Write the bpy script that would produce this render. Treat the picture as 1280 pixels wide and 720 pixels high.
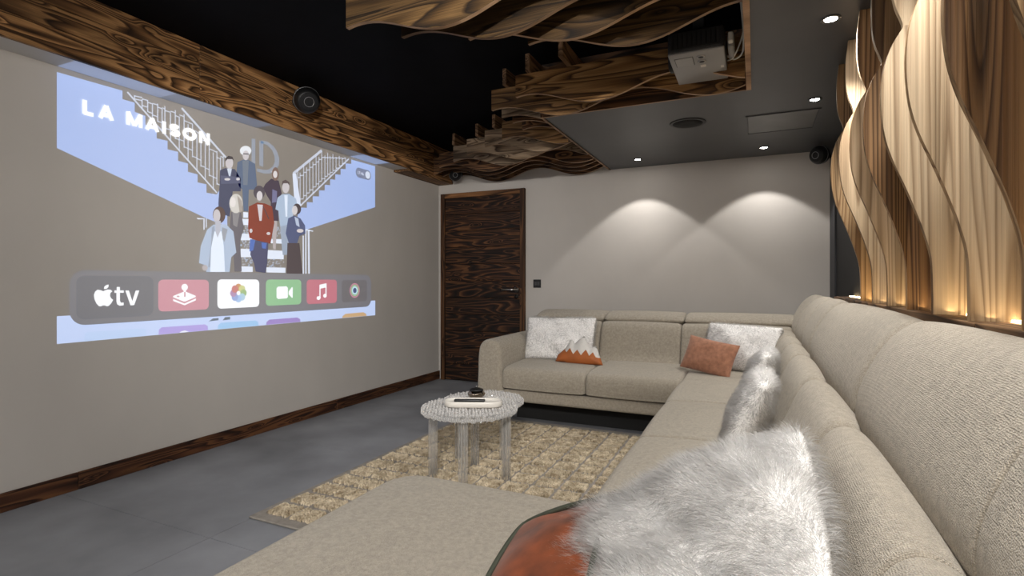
import bpy, bmesh, math, random
import numpy as np
from mathutils import Vector, Matrix
random.seed(7); rng = np.random.default_rng(7)
PI = math.pi
for o in list(bpy.data.objects): bpy.data.objects.remove(o)
scene = bpy.context.scene
C = scene.collection

# ------------------------------------------------------------------ camera
F = 665.0; TH = math.atan(304 / F); CO = math.cos(TH); SI = math.sin(TH); EYE = 1.11
cam = bpy.data.objects.new('camera', bpy.data.cameras.new('camera')); C.objects.link(cam)
cam.location = (0, 0, EYE); cam.rotation_euler = (PI / 2, 0, TH)
cam.data.sensor_width = 36; cam.data.lens = F / 1280 * 36; cam.data.shift_y = -8 / 1280
cam.data.clip_start = 0.02
scene.camera = cam
# ------------------------------------------------------------------ world, exposure
w = bpy.data.worlds.new('world'); scene.world = w; w.use_nodes = True
w.node_tree.nodes['Background'].inputs[0].default_value = (0.02, 0.02, 0.02, 1)
w.node_tree.nodes['Background'].inputs[1].default_value = 0.2
vs = scene.view_settings
vs.view_transform = 'Standard'; vs.look = 'None'; vs.gamma = 1; vs.use_curve_mapping = False
vs.exposure = 1.0
# lamp strengths (watts) used by the lamp builders further down
P_WALLWASH = 13; P_SOFA = 32; P_REAR = 46; P_LED = .05; FILL_GLOBE = 35; P_FILL_SPOT = 185; WARM = (1.0, 0.965, 0.92)

# ------------------------------------------------------------------ helpers
def empty(name, loc=(0, 0, 0)):
    o = bpy.data.objects.new(name, None); C.objects.link(o); o.location = loc; o.empty_display_size = .1
    return o
def tag(o, label=None, cat=None, group=None, kind=None):
    if label: o['label'] = label
    if cat: o['category'] = cat
    if group: o['group'] = group
    if kind: o['kind'] = kind
    return o
def setpar(o, par):
    if par is None: return
    o.parent = par
    m = Matrix.Identity(4); p = par
    while p is not None:
        m = p.matrix_parent_inverse @ Matrix.Translation(p.location) @ m if False else m
        p = p.parent
    t = Vector((0, 0, 0)); p = par
    while p is not None and p.type == 'EMPTY':
        t += p.location; p = p.parent
    o.matrix_parent_inverse = Matrix.Translation(-t)
def mesh_obj(name, me, mat, par=None):
    o = bpy.data.objects.new(name, me); C.objects.link(o)
    if mat is not None:
        for m in (mat if isinstance(mat, (list, tuple)) else [mat]): me.materials.append(m)
    setpar(o, par)
    return o
def mk(name, verts, faces, mat, par=None, smooth=False, mi=None):
    me = bpy.data.meshes.new(name); me.from_pydata([tuple(v) for v in verts], [], faces); me.update()
    if smooth: me.polygons.foreach_set('use_smooth', [True] * len(me.polygons))
    o = mesh_obj(name, me, mat, par)
    if mi is not None: me.polygons.foreach_set('material_index', mi)
    return o
def bm_obj(name, bm, mat, par=None, smooth=False):
    me = bpy.data.meshes.new(name); bm.to_mesh(me); bm.free()
    if smooth: me.polygons.foreach_set('use_smooth', [True] * len(me.polygons))
    return mesh_obj(name, me, mat, par)
def bm_box(bm, lo, hi, bev=0, seg=2):
    r = bmesh.ops.create_cube(bm, size=1)
    for v in r['verts']:
        v.co = Vector([(lo[i] + hi[i]) / 2 + v.co[i] * (hi[i] - lo[i]) for i in range(3)])
    if bev:
        ed = list({e for v in r['verts'] for e in v.link_edges})
        bmesh.ops.bevel(bm, geom=ed, offset=bev, segments=seg, affect='EDGES', profile=.5)
def box(name, lo, hi, mat, par=None, bev=0, seg=2, smooth=False):
    bm = bmesh.new(); bm_box(bm, lo, hi, bev, seg)
    return bm_obj(name, bm, mat, par, smooth)
def lathe(name, prof, mat, par=None, loc=(0, 0, 0), axis=(0, 0, 1), seg=32, smooth=True):
    """prof: list of (radius, height) along the axis"""
    q = Vector((0, 0, 1)).rotation_difference(Vector(axis)); V = []; Fc = []
    for r, h in prof:
        for k in range(seg):
            a = 2 * PI * k / seg
            V.append(Vector(loc) + q @ Vector((r * math.cos(a), r * math.sin(a), h)))
    n = len(prof)
    for i in range(n - 1):
        for k in range(seg):
            Fc.append((i * seg + k, i * seg + (k + 1) % seg, (i + 1) * seg + (k + 1) % seg, (i + 1) * seg + k))
    Fc.append(tuple(range(seg))[::-1]); Fc.append(tuple((n - 1) * seg + k for k in range(seg)))
    return mk(name, V, Fc, mat, par, smooth)
def tube(name, pts, r, mat, par=None, seg=8, closed=False):
    P = [Vector(p) for p in pts]; V = []; Fc = []; n = len(P)
    for i, p in enumerate(P):
        a = P[(i - 1) % n] if (closed or i) else P[0]; b = P[(i + 1) % n] if (closed or i < n - 1) else P[-1]
        t = (b - a).normalized(); u = t.cross(Vector((.13, .21, .97))).normalized(); v = t.cross(u)
        for k in range(seg):
            an = 2 * PI * k / seg; V.append(p + r * (u * math.cos(an) + v * math.sin(an)))
    for i in range(n if closed else n - 1):
        j = (i + 1) % n
        for k in range(seg): Fc.append((i * seg + k, i * seg + (k + 1) % seg, j * seg + (k + 1) % seg, j * seg + k))
    if not closed: Fc += [tuple(range(seg))[::-1], tuple((n - 1) * seg + k for k in range(seg))]
    return mk(name, V, Fc, mat, par, True)
def catmull(pts, n, closed=True):
    P = [np.array(p, float) for p in pts]; m = len(P); out = []
    tot = m if closed else m - 1
    for k in range(n):
        t = k / n * tot if closed else k / (n - 1) * tot
        i = min(int(t), tot - 1); f = t - i
        g = (lambda j: P[j % m]) if closed else (lambda j: P[max(0, min(m - 1, j))])
        a, b, c_, d = g(i - 1), g(i), g(i + 1), g(i + 2)
        out.append(.5 * (2 * b + (c_ - a) * f + (2 * a - 5 * b + 4 * c_ - d) * f * f + (3 * b - a - 3 * c_ + d) * f ** 3))
    return np.array(out)
def loft(name, sec, axis, t0, t1, r, mat, par=None, n=56, puff=0.0, steps=14, rr=None, r0=None, r1=None):
    """closed cross-section run along 'x' or 'y' with soft rounded ends; puff swells the middle"""
    S = catmull(sec, n); d = np.roll(S, -1, 0) - np.roll(S, 1, 0)
    N = np.stack([d[:, 1], -d[:, 0]], 1); N /= np.linalg.norm(N, axis=1)[:, None] + 1e-9
    ar = np.sum(S[:, 0] * np.roll(S[:, 1], -1) - np.roll(S[:, 0], -1) * S[:, 1])
    if ar < 0: N = -N
    r0 = r0 or r; r1 = r1 or r
    ts = [t0 + r0 * (1 - math.cos(a)) for a in np.linspace(0, PI / 2, 7)]
    ts += list(np.linspace(t0 + r0, t1 - r1, steps)[1:-1])
    ts += [t1 - r1 * (1 - math.cos(a)) for a in np.linspace(PI / 2, 0, 7)]
    V = []; Fc = []
    for t in ts:
        e, r = (t - t0, r0) if t - t0 < t1 - t else (t1 - t, r1)
        ins = r - math.sqrt(max(0, r * r - (r - e) ** 2)) if e < r else 0
        u = (t - t0) / (t1 - t0)
        off = -ins * (rr or 1) + puff * (1 - abs(2 * u - 1) ** 2.5)
        for p, nn in zip(S, N):
            q = p + nn * off
            V.append((t, q[0], q[1]) if axis == 'x' else (q[0], t, q[1]))
    m = len(ts)
    for i in range(m - 1):
        for k in range(n):
            f = (i * n + k, i * n + (k + 1) % n, (i + 1) * n + (k + 1) % n, (i + 1) * n + k)
            Fc.append(f)
    Fc.append(tuple(range(n))); Fc.append(tuple((m - 1) * n + k for k in range(n))[::-1])
    o = mk(name, V, Fc, mat, par, True)
    bm = bmesh.new(); bm.from_mesh(o.data); bmesh.ops.recalc_face_normals(bm, faces=bm.faces); bm.to_mesh(o.data); bm.free()
    return o
def lin(c): return tuple((x / 255 / 12.92) if x / 255 <= .04045 else ((x / 255 + .055) / 1.055) ** 2.4 for x in c)

# ------------------------------------------------------------------ materials
def newmat(name):
    m = bpy.data.materials.new(name); m.use_nodes = True; nt = m.node_tree
    return m, nt, nt.nodes['Principled BSDF']
def nd(nt, typ, **kw):
    n = nt.nodes.new(typ)
    for k, v in kw.items():
        if k.startswith('i_'):
            key = k[2:]; key = int(key) if key.isdigit() else key
            n.inputs[key].default_value = v
        else: setattr(n, k, v)
    return n
def plain(name, col, rough=.5, metal=0, spec=.5, emit=None, es=0):
    m, nt, b = newmat(name)
    b.inputs['Base Color'].default_value = (*col, 1); b.inputs['Roughness'].default_value = rough
    b.inputs['Metallic'].default_value = metal; b.inputs['Specular IOR Level'].default_value = spec
    if emit: b.inputs['Emission Color'].default_value = (*emit, 1); b.inputs['Emission Strength'].default_value = es
    return m
def textured(name, col, var=.12, scale=6, rough=.8, bump=.2, bscale=200, spec=.3, stretch=(1, 1, 1), sheen=0, vor=False, dist=.002):
    m, nt, b = newmat(name); L = nt.links
    tc = nd(nt, 'ShaderNodeTexCoord'); mp = nd(nt, 'ShaderNodeMapping'); mp.inputs['Scale'].default_value = stretch
    L.new(tc.outputs['Object'], mp.inputs['Vector'])
    n1 = nd(nt, 'ShaderNodeTexNoise', i_Scale=scale, i_Detail=5.0); L.new(mp.outputs[0], n1.inputs['Vector'])
    r = nd(nt, 'ShaderNodeMapRange'); r.inputs[1].default_value = .3; r.inputs[2].default_value = .7
    r.inputs[3].default_value = 1 - var; r.inputs[4].default_value = 1 + var; L.new(n1.outputs['Fac'], r.inputs[0])
    if vor:
        n2 = nd(nt, 'ShaderNodeTexVoronoi', i_Scale=bscale, i_Randomness=.6)
    else:
        n2 = nd(nt, 'ShaderNodeTexNoise', i_Scale=bscale, i_Detail=3.0)
    L.new(mp.outputs[0], n2.inputs['Vector'])
    mx = nd(nt, 'ShaderNodeVectorMath', operation='SCALE'); mx.inputs[0].default_value = col
    if vor:
        r2 = nd(nt, 'ShaderNodeMapRange'); r2.inputs[1].default_value = 0; r2.inputs[2].default_value = .7
        r2.inputs[3].default_value = 1.12; r2.inputs[4].default_value = .72; L.new(n2.outputs['Distance'], r2.inputs[0])
        mu = nd(nt, 'ShaderNodeMath', operation='MULTIPLY'); L.new(r.outputs[0], mu.inputs[0]); L.new(r2.outputs[0], mu.inputs[1])
        L.new(mu.outputs[0], mx.inputs['Scale'])
    else: L.new(r.outputs[0], mx.inputs['Scale'])
    L.new(mx.outputs[0], b.inputs['Base Color'])
    b.inputs['Roughness'].default_value = rough; b.inputs['Specular IOR Level'].default_value = spec
    if sheen: b.inputs['Sheen Weight'].default_value = sheen
    bp = nd(nt, 'ShaderNodeBump', i_Strength=bump, i_Distance=dist)
    if vor: bp.invert = True
    L.new(n2.outputs['Distance' if vor else 'Fac'], bp.inputs['Height']); L.new(bp.outputs[0], b.inputs['Normal'])
    return m
def wood(name, axis, dark, mid, light, K=26, grain=.55, cross=5.0, rough=.6, knots=.8, contrast=(.15, .5, .85), bump=.25, fib=.35, spec=.3):
    """plain-sawn boards: growth rings are contour lines of a stretched noise, bent around knots"""
    m, nt, b = newmat(name); L = nt.links
    tc = nd(nt, 'ShaderNodeTexCoord'); oi = nd(nt, 'ShaderNodeObjectInfo')
    rs = nd(nt, 'ShaderNodeMath', operation='MULTIPLY'); rs.inputs[1].default_value = 41.0; L.new(oi.outputs['Random'], rs.inputs[0])
    rc = nd(nt, 'ShaderNodeCombineXYZ')
    for k in range(3): L.new(rs.outputs[0], rc.inputs[k])
    ad = nd(nt, 'ShaderNodeVectorMath', operation='ADD'); L.new(tc.outputs['Object'], ad.inputs[0]); L.new(rc.outputs[0], ad.inputs[1])
    ax = 'xyz'.index(axis)
    def mapped(g, c_):
        mp = nd(nt, 'ShaderNodeMapping'); sc = [c_] * 3; sc[ax] = g; mp.inputs['Scale'].default_value = sc
        L.new(ad.outputs[0], mp.inputs['Vector']); return mp.outputs[0]
    base = mapped(grain, cross)
    n1 = nd(nt, 'ShaderNodeTexNoise', i_Scale=1.0, i_Detail=1.5, i_Roughness=.4, i_Distortion=.5); L.new(base, n1.inputs['Vector'])
    vo = nd(nt, 'ShaderNodeTexVoronoi', i_Scale=1.0, i_Randomness=1.0); L.new(mapped(grain * 3.2, cross * 1.1), vo.inputs['Vector'])
    kr = nd(nt, 'ShaderNodeMapRange', interpolation_type='SMOOTHSTEP'); kr.inputs[1].default_value = .0; kr.inputs[2].default_value = .32
    kr.inputs[3].default_value = 1; kr.inputs[4].default_value = 0; L.new(vo.outputs['Distance'], kr.inputs[0])
    m1 = nd(nt, 'ShaderNodeMath', operation='MULTIPLY'); m1.inputs[1].default_value = K; L.new(n1.outputs['Fac'], m1.inputs[0])
    m2 = nd(nt, 'ShaderNodeMath', operation='MULTIPLY'); m2.inputs[1].default_value = 3.2 * knots; L.new(kr.outputs[0], m2.inputs[0])
    sm = nd(nt, 'ShaderNodeMath', operation='ADD'); L.new(m1.outputs[0], sm.inputs[0]); L.new(m2.outputs[0], sm.inputs[1])
    fr = nd(nt, 'ShaderNodeMath', operation='FRACT'); L.new(sm.outputs[0], fr.inputs[0])
    # saw-tooth ring: slow early wood then a dark late line
    rp = nd(nt, 'ShaderNodeValToRGB'); e = rp.color_ramp.elements
    e[0].position = 0; e[0].color = (*light, 1); e[1].position = 1; e[1].color = (*light, 1)
    for p, c_ in ((contrast[0], light), (contrast[1], mid), (contrast[2], dark), (.95, mid)):
        q = e.new(p); q.color = (*c_, 1)
    L.new(fr.outputs[0], rp.inputs[0])
    nf = nd(nt, 'ShaderNodeTexNoise', i_Scale=1.0, i_Detail=4.0, i_Roughness=.65); L.new(mapped(grain * 5, cross * 28), nf.inputs['Vector'])
    nb = nd(nt, 'ShaderNodeTexNoise', i_Scale=1.0, i_Detail=3.0); L.new(mapped(grain * 1.7, cross * .9), nb.inputs['Vector'])
    f1 = nd(nt, 'ShaderNodeMapRange'); f1.inputs[1].default_value = .3; f1.inputs[2].default_value = .7; f1.inputs[3].default_value = 1 - fib; f1.inputs[4].default_value = 1 + fib * .6
    L.new(nf.outputs['Fac'], f1.inputs[0])
    f2 = nd(nt, 'ShaderNodeMapRange'); f2.inputs[1].default_value = .3; f2.inputs[2].default_value = .7; f2.inputs[3].default_value = .55; f2.inputs[4].default_value = 1.35
    L.new(nb.outputs['Fac'], f2.inputs[0])
    f3 = nd(nt, 'ShaderNodeMapRange'); f3.inputs[3].default_value = .72; f3.inputs[4].default_value = 1.25; L.new(oi.outputs['Random'], f3.inputs[0])
    kd = nd(nt, 'ShaderNodeMapRange'); kd.inputs[1].default_value = .45; kd.inputs[2].default_value = .9; kd.inputs[3].default_value = 1; kd.inputs[4].default_value = 1 - .8 * min(1, knots)
    L.new(kr.outputs[0], kd.inputs[0])
    pr = None
    for q in (f1, f2, f3, kd):
        if pr is None: pr = q.outputs[0]
        else:
            mm = nd(nt, 'ShaderNodeMath', operation='MULTIPLY'); L.new(pr, mm.inputs[0]); L.new(q.outputs[0], mm.inputs[1]); pr = mm.outputs[0]
    vm = nd(nt, 'ShaderNodeVectorMath', operation='SCALE'); L.new(rp.outputs[0], vm.inputs[0]); L.new(pr, vm.inputs['Scale'])
    L.new(vm.outputs[0], b.inputs['Base Color'])
    b.inputs['Roughness'].default_value = rough; b.inputs['Specular IOR Level'].default_value = spec
    hs = nd(nt, 'ShaderNodeMath', operation='SUBTRACT'); L.new(f1.outputs[0], hs.inputs[0]); L.new(fr.outputs[0], hs.inputs[1])
    bp = nd(nt, 'ShaderNodeBump', i_Strength=bump, i_Distance=.004); L.new(hs.outputs[0], bp.inputs['Height']); L.new(bp.outputs[0], b.inputs['Normal'])
    return m

WALLC = (.53, .50, .468)
M = {}
M['wall'] = textured('wall_textile', WALLC, .03, 3, .9, .15, 260, .1, (1, 1, .6))
M['white'] = textured('white_paint', (.62, .60, .57), .02, 3, .8, .1, 300, .2)
M['ceil_grey'] = textured('dark_grey_paint', (.064, .066, .072), .12, 2.5, .42, .08, 90, .45)
M['ceil_black'] = textured('black_ceiling', (.0018, .0019, .0032), .3, 4, .8, .1, 150, .1)
M['black_wall'] = plain('black_lacquer', (.005, .005, .006), .6, spec=.2)
M['tile'] = textured('grey_stone_tile', (.215, .223, .242), .28, 2.2, .5, .06, 60, .4)
M['grout'] = plain('grout', (.09, .09, .09), .9)
OD, OM, OL = (.022, .010, .004), (.17, .08, .03), (.38, .2, .08)
M['beam'] = wood('old_wood_beam', 'y', OD, OM, OL, K=13, grain=.9, cross=8.5, fib=.45, bump=.35)
M['base'] = wood('old_wood_baseboard', 'y', (.012, .005, .003), (.06, .022, .010), (.12, .05, .02), K=9, grain=1.0, cross=14)
M['door'] = wood('old_wood_door', 'x', (.004, .002, .0013), (.030, .0105, .0045), (.125, .052, .019), K=13, grain=.9, cross=8.5, contrast=(.08, .35, .65), fib=.5)
M['frame'] = wood('old_wood_frame', 'z', (.02, .008, .003), (.085, .035, .013), (.16, .07, .026), K=8, grain=.6, cross=9)
M['frame_x'] = wood('old_wood_frame_across', 'x', (.02, .008, .003), (.11, .05, .019), (.2, .09, .035), K=8, grain=.6, cross=9)
M['cf_a'] = wood('ceiling_wood_gold', 'x', (.035, .016, .006), (.20, .10, .034), (.34, .19, .075), K=10, grain=.75, cross=8, fib=.45, contrast=(.2, .55, .88))
M['cf_n'] = wood('ceiling_wood_gold_dimmed', 'x', (.010, .005, .002), (.060, .031, .0095), (.108, .060, .021), K=10, grain=.75, cross=9, fib=.55, contrast=(.2, .55, .88))  # gold wood darkened for the near boards, offsetting strong lamp light there
M['cf_b'] = wood('ceiling_wood_dark', 'x', (.012, .006, .003), (.085, .038, .015), (.2, .10, .042), K=14, grain=.75, cross=8, fib=.45)
M['cf_c'] = wood('ceiling_wood_grey', 'x', (.075, .048, .030), (.24, .165, .10), (.36, .265, .175), K=10, grain=.75, cross=8, fib=.4, contrast=(.2, .6, .9))
M['batten'] = wood('batten_wood', 'y', (.05, .025, .012), (.18, .10, .05), (.30, .18, .10), K=8, grain=.8, cross=10)
M['recess'] = wood('recess_wood', 'x', (.012, .006, .003), (.055, .024, .010), (.14, .065, .026), K=14, grain=.8, cross=8)
M['recess_y'] = wood('recess_wood_side', 'y', (.012, .006, .003), (.055, .024, .010), (.14, .065, .026), K=14, grain=.8, cross=8)
M['ply'] = wood('board_edge', 'x', (.22, .13, .075), (.36, .225, .135), (.46, .30, .19), K=3, grain=.6, cross=6, knots=.2, fib=.15)
M['wf_a'] = wood('fin_wood_honey', 'z', (.19, .105, .048), (.33, .20, .095), (.45, .295, .155), K=20, grain=.12, cross=6.5, fib=.25, bump=.8, knots=.7, contrast=(.3, .62, .86))
M['wf_b'] = wood('fin_wood_pale', 'z', (.30, .205, .12), (.46, .335, .21), (.57, .435, .285), K=24, grain=.12, cross=6.5, fib=.2, bump=.9, knots=.7, contrast=(.3, .62, .86))
M['wf_c'] = wood('fin_wood_brown', 'z', (.07, .033, .014), (.17, .09, .038), (.27, .152, .068), K=20, grain=.14, cross=6.5, fib=.3, bump=.7, knots=.8, contrast=(.3, .62, .86))
M['ledge'] = wood('ledge_wood', 'y', (.05, .025, .012), (.15, .08, .038), (.25, .145, .075), K=9, grain=.7, cross=10)
M['sofa'] = textured('sofa_boucle', (.47, .415, .335), .14, 60, .95, 1.0, 330, .15, sheen=.2, vor=True, dist=.003)
M['sofa_seat'] = textured('sofa_weave', (.44, .39, .315), .14, 80, .95, .9, 420, .15, sheen=.2, vor=True, dist=.0025)
M['plinth'] = plain('plinth_black', (.006, .006, .006), .7)
M['rust'] = textured('rust_cord', (.33, .155, .095), .22, 40, .9, .6, 160, .15, (1, 1, 1), sheen=.3)
M['leather'] = textured('cognac_leather', (.36, .105, .028), .2, 9, .6, .3, 60, .3)
M['snow'] = textured('white_felt', (.62, .60, .57), .05, 20, .95, .3, 300, .1)
M['velvet'] = textured('orange_velvet', (.19, .045, .012), .5, 14, .5, .3, 25, .3, sheen=.12)
M['piping'] = plain('green_piping', (.045, .052, .034), .7)
M['furbase'] = textured('fur_base', (.94, .925, .91), .05, 18, .95, .35, 110, .1, dist=.006)
M['black'] = plain('black_plastic', (.005, .005, .0055), .45)
M['blackmat'] = plain('black_fabric', (.007, .007, .008), .9)
M['ring'] = plain('grey_ring', (.35, .35, .36), .35, .6)
M['steel'] = plain('brushed_steel', (.55, .54, .52), .28, 1)
M['projector'] = plain('projector_shell', (.27, .27, .275), .38)
M['proj_dark'] = plain('projector_dark', (.02, .02, .022), .5)
M['cable'] = plain('white_cable', (.6, .58, .55), .5)
M['tray'] = plain('white_ceramic', (.68, .65, .60), .4)
M['remote'] = plain('remote_black', (.01, .01, .011), .4)
M['keys'] = plain('remote_keys', (.4, .4, .4), .5)
M['chrome'] = plain('smoked_chrome', (.32, .27, .22), .12, 1)
M['rugbase'] = textured('rug_base', (.30, .275, .245), .15, 30, .95, .8, 300, .1)
M['trim_light'] = plain('lamp_trim', (.09, .09, .095), .4)
M['lens'] = plain('lamp_lens', (.9, .9, .9), .5, emit=(1, .95, .88), es=35)
M['globe'] = plain('fill_globe_opal', (.9, .9, .88), .4, emit=WARM, es=FILL_GLOBE)
M['led'] = plain('led_strip', (.9, .85, .7), .5, emit=(1, .72, .38), es=9)

def fur_mat():
    m, nt, b = newmat('white_fur'); L = nt.links
    nt.nodes.remove(b); out = nt.nodes['Material Output']
    d = nd(nt, 'ShaderNodeBsdfDiffuse'); t = nd(nt, 'ShaderNodeBsdfTranslucent'); mx = nd(nt, 'ShaderNodeMixShader', i_0=.4); tp = nd(nt, 'ShaderNodeBsdfTransparent'); m2 = nd(nt, 'ShaderNodeMixShader', i_0=.45)
    tc = nd(nt, 'ShaderNodeTexCoord'); n = nd(nt, 'ShaderNodeTexNoise', i_Scale=26.0, i_Detail=3.0); L.new(tc.outputs['Object'], n.inputs['Vector'])
    r = nd(nt, 'ShaderNodeValToRGB'); e = r.color_ramp.elements
    e[0].position = .3; e[0].color = (.93, .91, .89, 1); e[1].position = .7; e[1].color = (.99, .985, .98, 1)
    L.new(n.outputs['Fac'], r.inputs[0]); L.new(r.outputs[0], d.inputs[0]); L.new(r.outputs[0], t.inputs[0])
    L.new(d.outputs[0], mx.inputs[1]); L.new(t.outputs[0], mx.inputs[2]); L.new(mx.outputs[0], m2.inputs[1]); L.new(tp.outputs[0], m2.inputs[2]); L.new(m2.outputs[0], out.inputs[0])
    return m
M['fur'] = fur_mat()
def clear_mat(name, lo, hi, col, rough):
    m, nt, b = newmat(name); L = nt.links
    out = nt.nodes['Material Output']; b.inputs['Base Color'].default_value = (*col, 1); b.inputs['Roughness'].default_value = rough
    b.inputs['Specular IOR Level'].default_value = .9
    t = nd(nt, 'ShaderNodeBsdfTransparent'); t.inputs[0].default_value = (.95, .95, .95, 1); mx = nd(nt, 'ShaderNodeMixShader')
    lw = nd(nt, 'ShaderNodeLayerWeight', i_Blend=.35); r = nd(nt, 'ShaderNodeMapRange'); r.inputs[3].default_value = lo; r.inputs[4].default_value = hi
    L.new(lw.outputs['Facing'], r.inputs[0]); L.new(r.outputs[0], mx.inputs[0])
    L.new(t.outputs[0], mx.inputs[1]); L.new(b.outputs[0], mx.inputs[2]); L.new(mx.outputs[0], out.inputs[0])
    return m
M['clear'] = clear_mat('clear_moulded_plastic', .05, .55, (.78, .77, .75), .12)
M['clear_leg'] = clear_mat('clear_fluted_plastic', .03, .60, (.86, .84, .80), .10)
M['clear_nub'] = clear_mat('clear_rippled_plastic', .10, 1.0, (.92, .91, .90), .08)
def rug_mat():
    m, nt, b = newmat('rug_pile'); L = nt.links
    tc = nd(nt, 'ShaderNodeTexCoord'); oi = nd(nt, 'ShaderNodeObjectInfo')
    ad = nd(nt, 'ShaderNodeVectorMath', operation='ADD'); L.new(tc.outputs['Object'], ad.inputs[0]); L.new(oi.outputs['Location'], ad.inputs[1])
    n = nd(nt, 'ShaderNodeTexNoise', i_Scale=22.0, i_Detail=6.0); L.new(ad.outputs[0], n.inputs['Vector'])
    r = nd(nt, 'ShaderNodeValToRGB'); e = r.color_ramp.elements
    e[0].position = .3; e[0].color = (.40, .315, .205, 1); e[1].position = .68; e[1].color = (.84, .73, .55, 1)
    L.new(n.outputs['Fac'], r.inputs[0]); L.new(r.outputs[0], b.inputs['Base Color'])
    b.inputs['Roughness'].default_value = .95; b.inputs['Specular IOR Level'].default_value = .1
    return m
M['pile'] = rug_mat()

# ------------------------------------------------------------------ room shell
XL, YF, XR, YB = -3.30, 5.20, 0.585, -2.2
ZD, ZU = 2.22, 2.57              # dropped grey ceiling, black upper ceiling
RX, RY, RX2 = -0.02, 3.36, -1.30 # recess edges
def struct(o): o['kind'] = 'structure'; return o
fl = struct(box('floor', (XL - .1, YB - .1, -.12), (XR + .1, YF + .1, -.004), M['grout']))
ty = [1.55 + 1.17 * k for k in range(-4, 4)]; tx = [-2.15 + 1.2 * k for k in range(-1, 3)]
ys = [YB] + [y for y in ty if YB + .1 < y < YF - .05] + [YF]; xs = [XL] + [x for x in tx if XL + .06 < x < XR - .05] + [XR]
for i in range(len(xs) - 1):
    for j in range(len(ys) - 1):
        t = box('tile', (xs[i] + .0015, ys[j] + .0015, -.012), (xs[i + 1] - .0015, ys[j + 1] - .0015, 0), M['tile'], fl)
struct(box('wall_left', (XL - .1, YB - .1, -.05), (XL, YF + .1, ZU + .05), M['wall']))
struct(box('wall_far', (XL, YF, -.05), (XR + .1, YF + .1, ZU + .05), M['wall']))
struct(box('wall_right', (XR, YB - .1, -.05), (XR + .1, YF, ZU + .05), M['black_wall']))
struct(box('wall_back', (XL, YB - .1, -.05), (XR, YB, ZU + .05), M['wall']))
struct(box('ceiling', (XL, YB, ZU), (XR, YF, ZU + .1), M['ceil_black']))
# dropped grey ceiling: strip along the right wall plus a slab along the far wall
pts = [(RX, YB), (XR, YB), (XR, YF), (RX2, YF), (RX2, RY), (RX, RY)]
V = [(x, y, ZD) for x, y in pts] + [(x, y, ZU) for x, y in pts]
struct(mk('ceiling_drop', V, [(5, 4, 3, 2, 1, 0), (6, 7, 8, 9, 10, 11)] + [(i, (i + 1) % 6, (i + 1) % 6 + 6, i + 6) for i in range(6)], M['ceil_grey']))
# lining boards of the recess with pale bottom edges
def lined(name, lo, hi, mat, par=None):
    o = box(name, lo, hi, [mat, M['ply']], par)
    for p in o.data.polygons:
        if p.normal.z < -.9: p.material_index = 1
    return o
lining = tag(empty('ceiling_recess_lining', (RX - .015, RY, ZD)), kind='structure')
lining.name = 'trim_1'
lined('side_board', (RX - .026, YB, ZD - .006), (RX, RY, ZU), M['recess_y'], lining)
lined('end_board', (RX2, RY - .016, ZD - .006), (RX - .026, RY, ZU), M['recess'], lining)
lined('short_side_board', (RX2 - .018, RY - .016, ZD - .006), (RX2, YF, ZU), M['recess_y'], lining)
# soffit box over the projection wall
XB = -3.13; ZS = 2.23
sof = struct(box('trim_2', (XL, YB, ZS), (XB, YF, ZU), M['white']))
rows = [ZS - .004, ZS + .115, ZS + .225, ZU]
joints = [YB, -.4, 2.18, YF - .012]
for r in range(3):
    for k in range(3):
        off = 0 if k < 2 else 0
        box('plank', (XB, joints[k] + .001, rows[r] + .0015), (XB + .02 + .002 * ((r + k) % 2), joints[k + 1] - .001, rows[r + 1] - .0015), M['beam'], sof, .002, 1)
box('under_plank', (XL + .001, 4.36, ZS - .022), (XB + .02, YF - .003, ZS), M['beam'], sof, .002, 1)
# baseboard
bb = struct(box('baseboard_left', (XL, YB, 0), (XL + .004, YF, .085), M['base']))
for a, b_ in ((YB, -.3), (-.3, 1.62), (1.62, 3.55), (3.55, YF)):
    box('board', (XL + .002, a + .001, 0), (XL + .016, b_ - .001, .092), M['base'], bb, .002, 1)
# corner strip between far wall and black wall
struct(box('trim_3', (XR - .012, YF - .30, 0), (XR, YF, ZD), plain('dark_strip', (.035, .036, .04), .6, spec=.3)))

# ------------------------------------------------------------------ door
DX0, DX1, DZ = -3.25, -2.215, 2.10
door = struct(box('door_1', (DX0 + .05, YF - .012, .004), (DX1 - .05, YF, DZ - .05), M['plinth']))
n = 11; hz = (DZ - .055) / n
for k in range(n):
    box('plank', (DX0 + .056, YF - .03 - .002 * (k % 3), .006 + k * hz), (DX1 - .056, YF - .012, .003 + (k + 1) * hz), M['door'], door, .002, 1)
box('frame_side', (DX0, YF - .045, 0), (DX0 + .052, YF, DZ), M['frame'], door, .003, 1)
box('frame_side', (DX1 - .052, YF - .045, 0), (DX1, YF, DZ), M['frame'], door, .003, 1)
box('frame_head', (DX0 + .052, YF - .045, DZ - .052), (DX1 - .052, YF, DZ), M['frame_x'], door, .003, 1)
h = lathe('door_handle', [(.026, 0), (.026, .008), (.011, .01), (.011, .05)], M['steel'], door, (-2.31, YF - .034, 1.025), (0, -1, 0), 24)
tag(h, 'brushed steel lever handle')
tube('lever', [(-2.31, YF - .082, 1.025), (-2.36, YF - .085, 1.025), (-2.46, YF - .085, 1.024)], .0105, M['steel'], h, 10)
lathe('lock_rosette', [(.024, 0), (.024, .007), (.009, .008), (.009, .012)], M['black'], door, (-2.31, YF - .034, .95), (0, -1, 0), 20)

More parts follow.
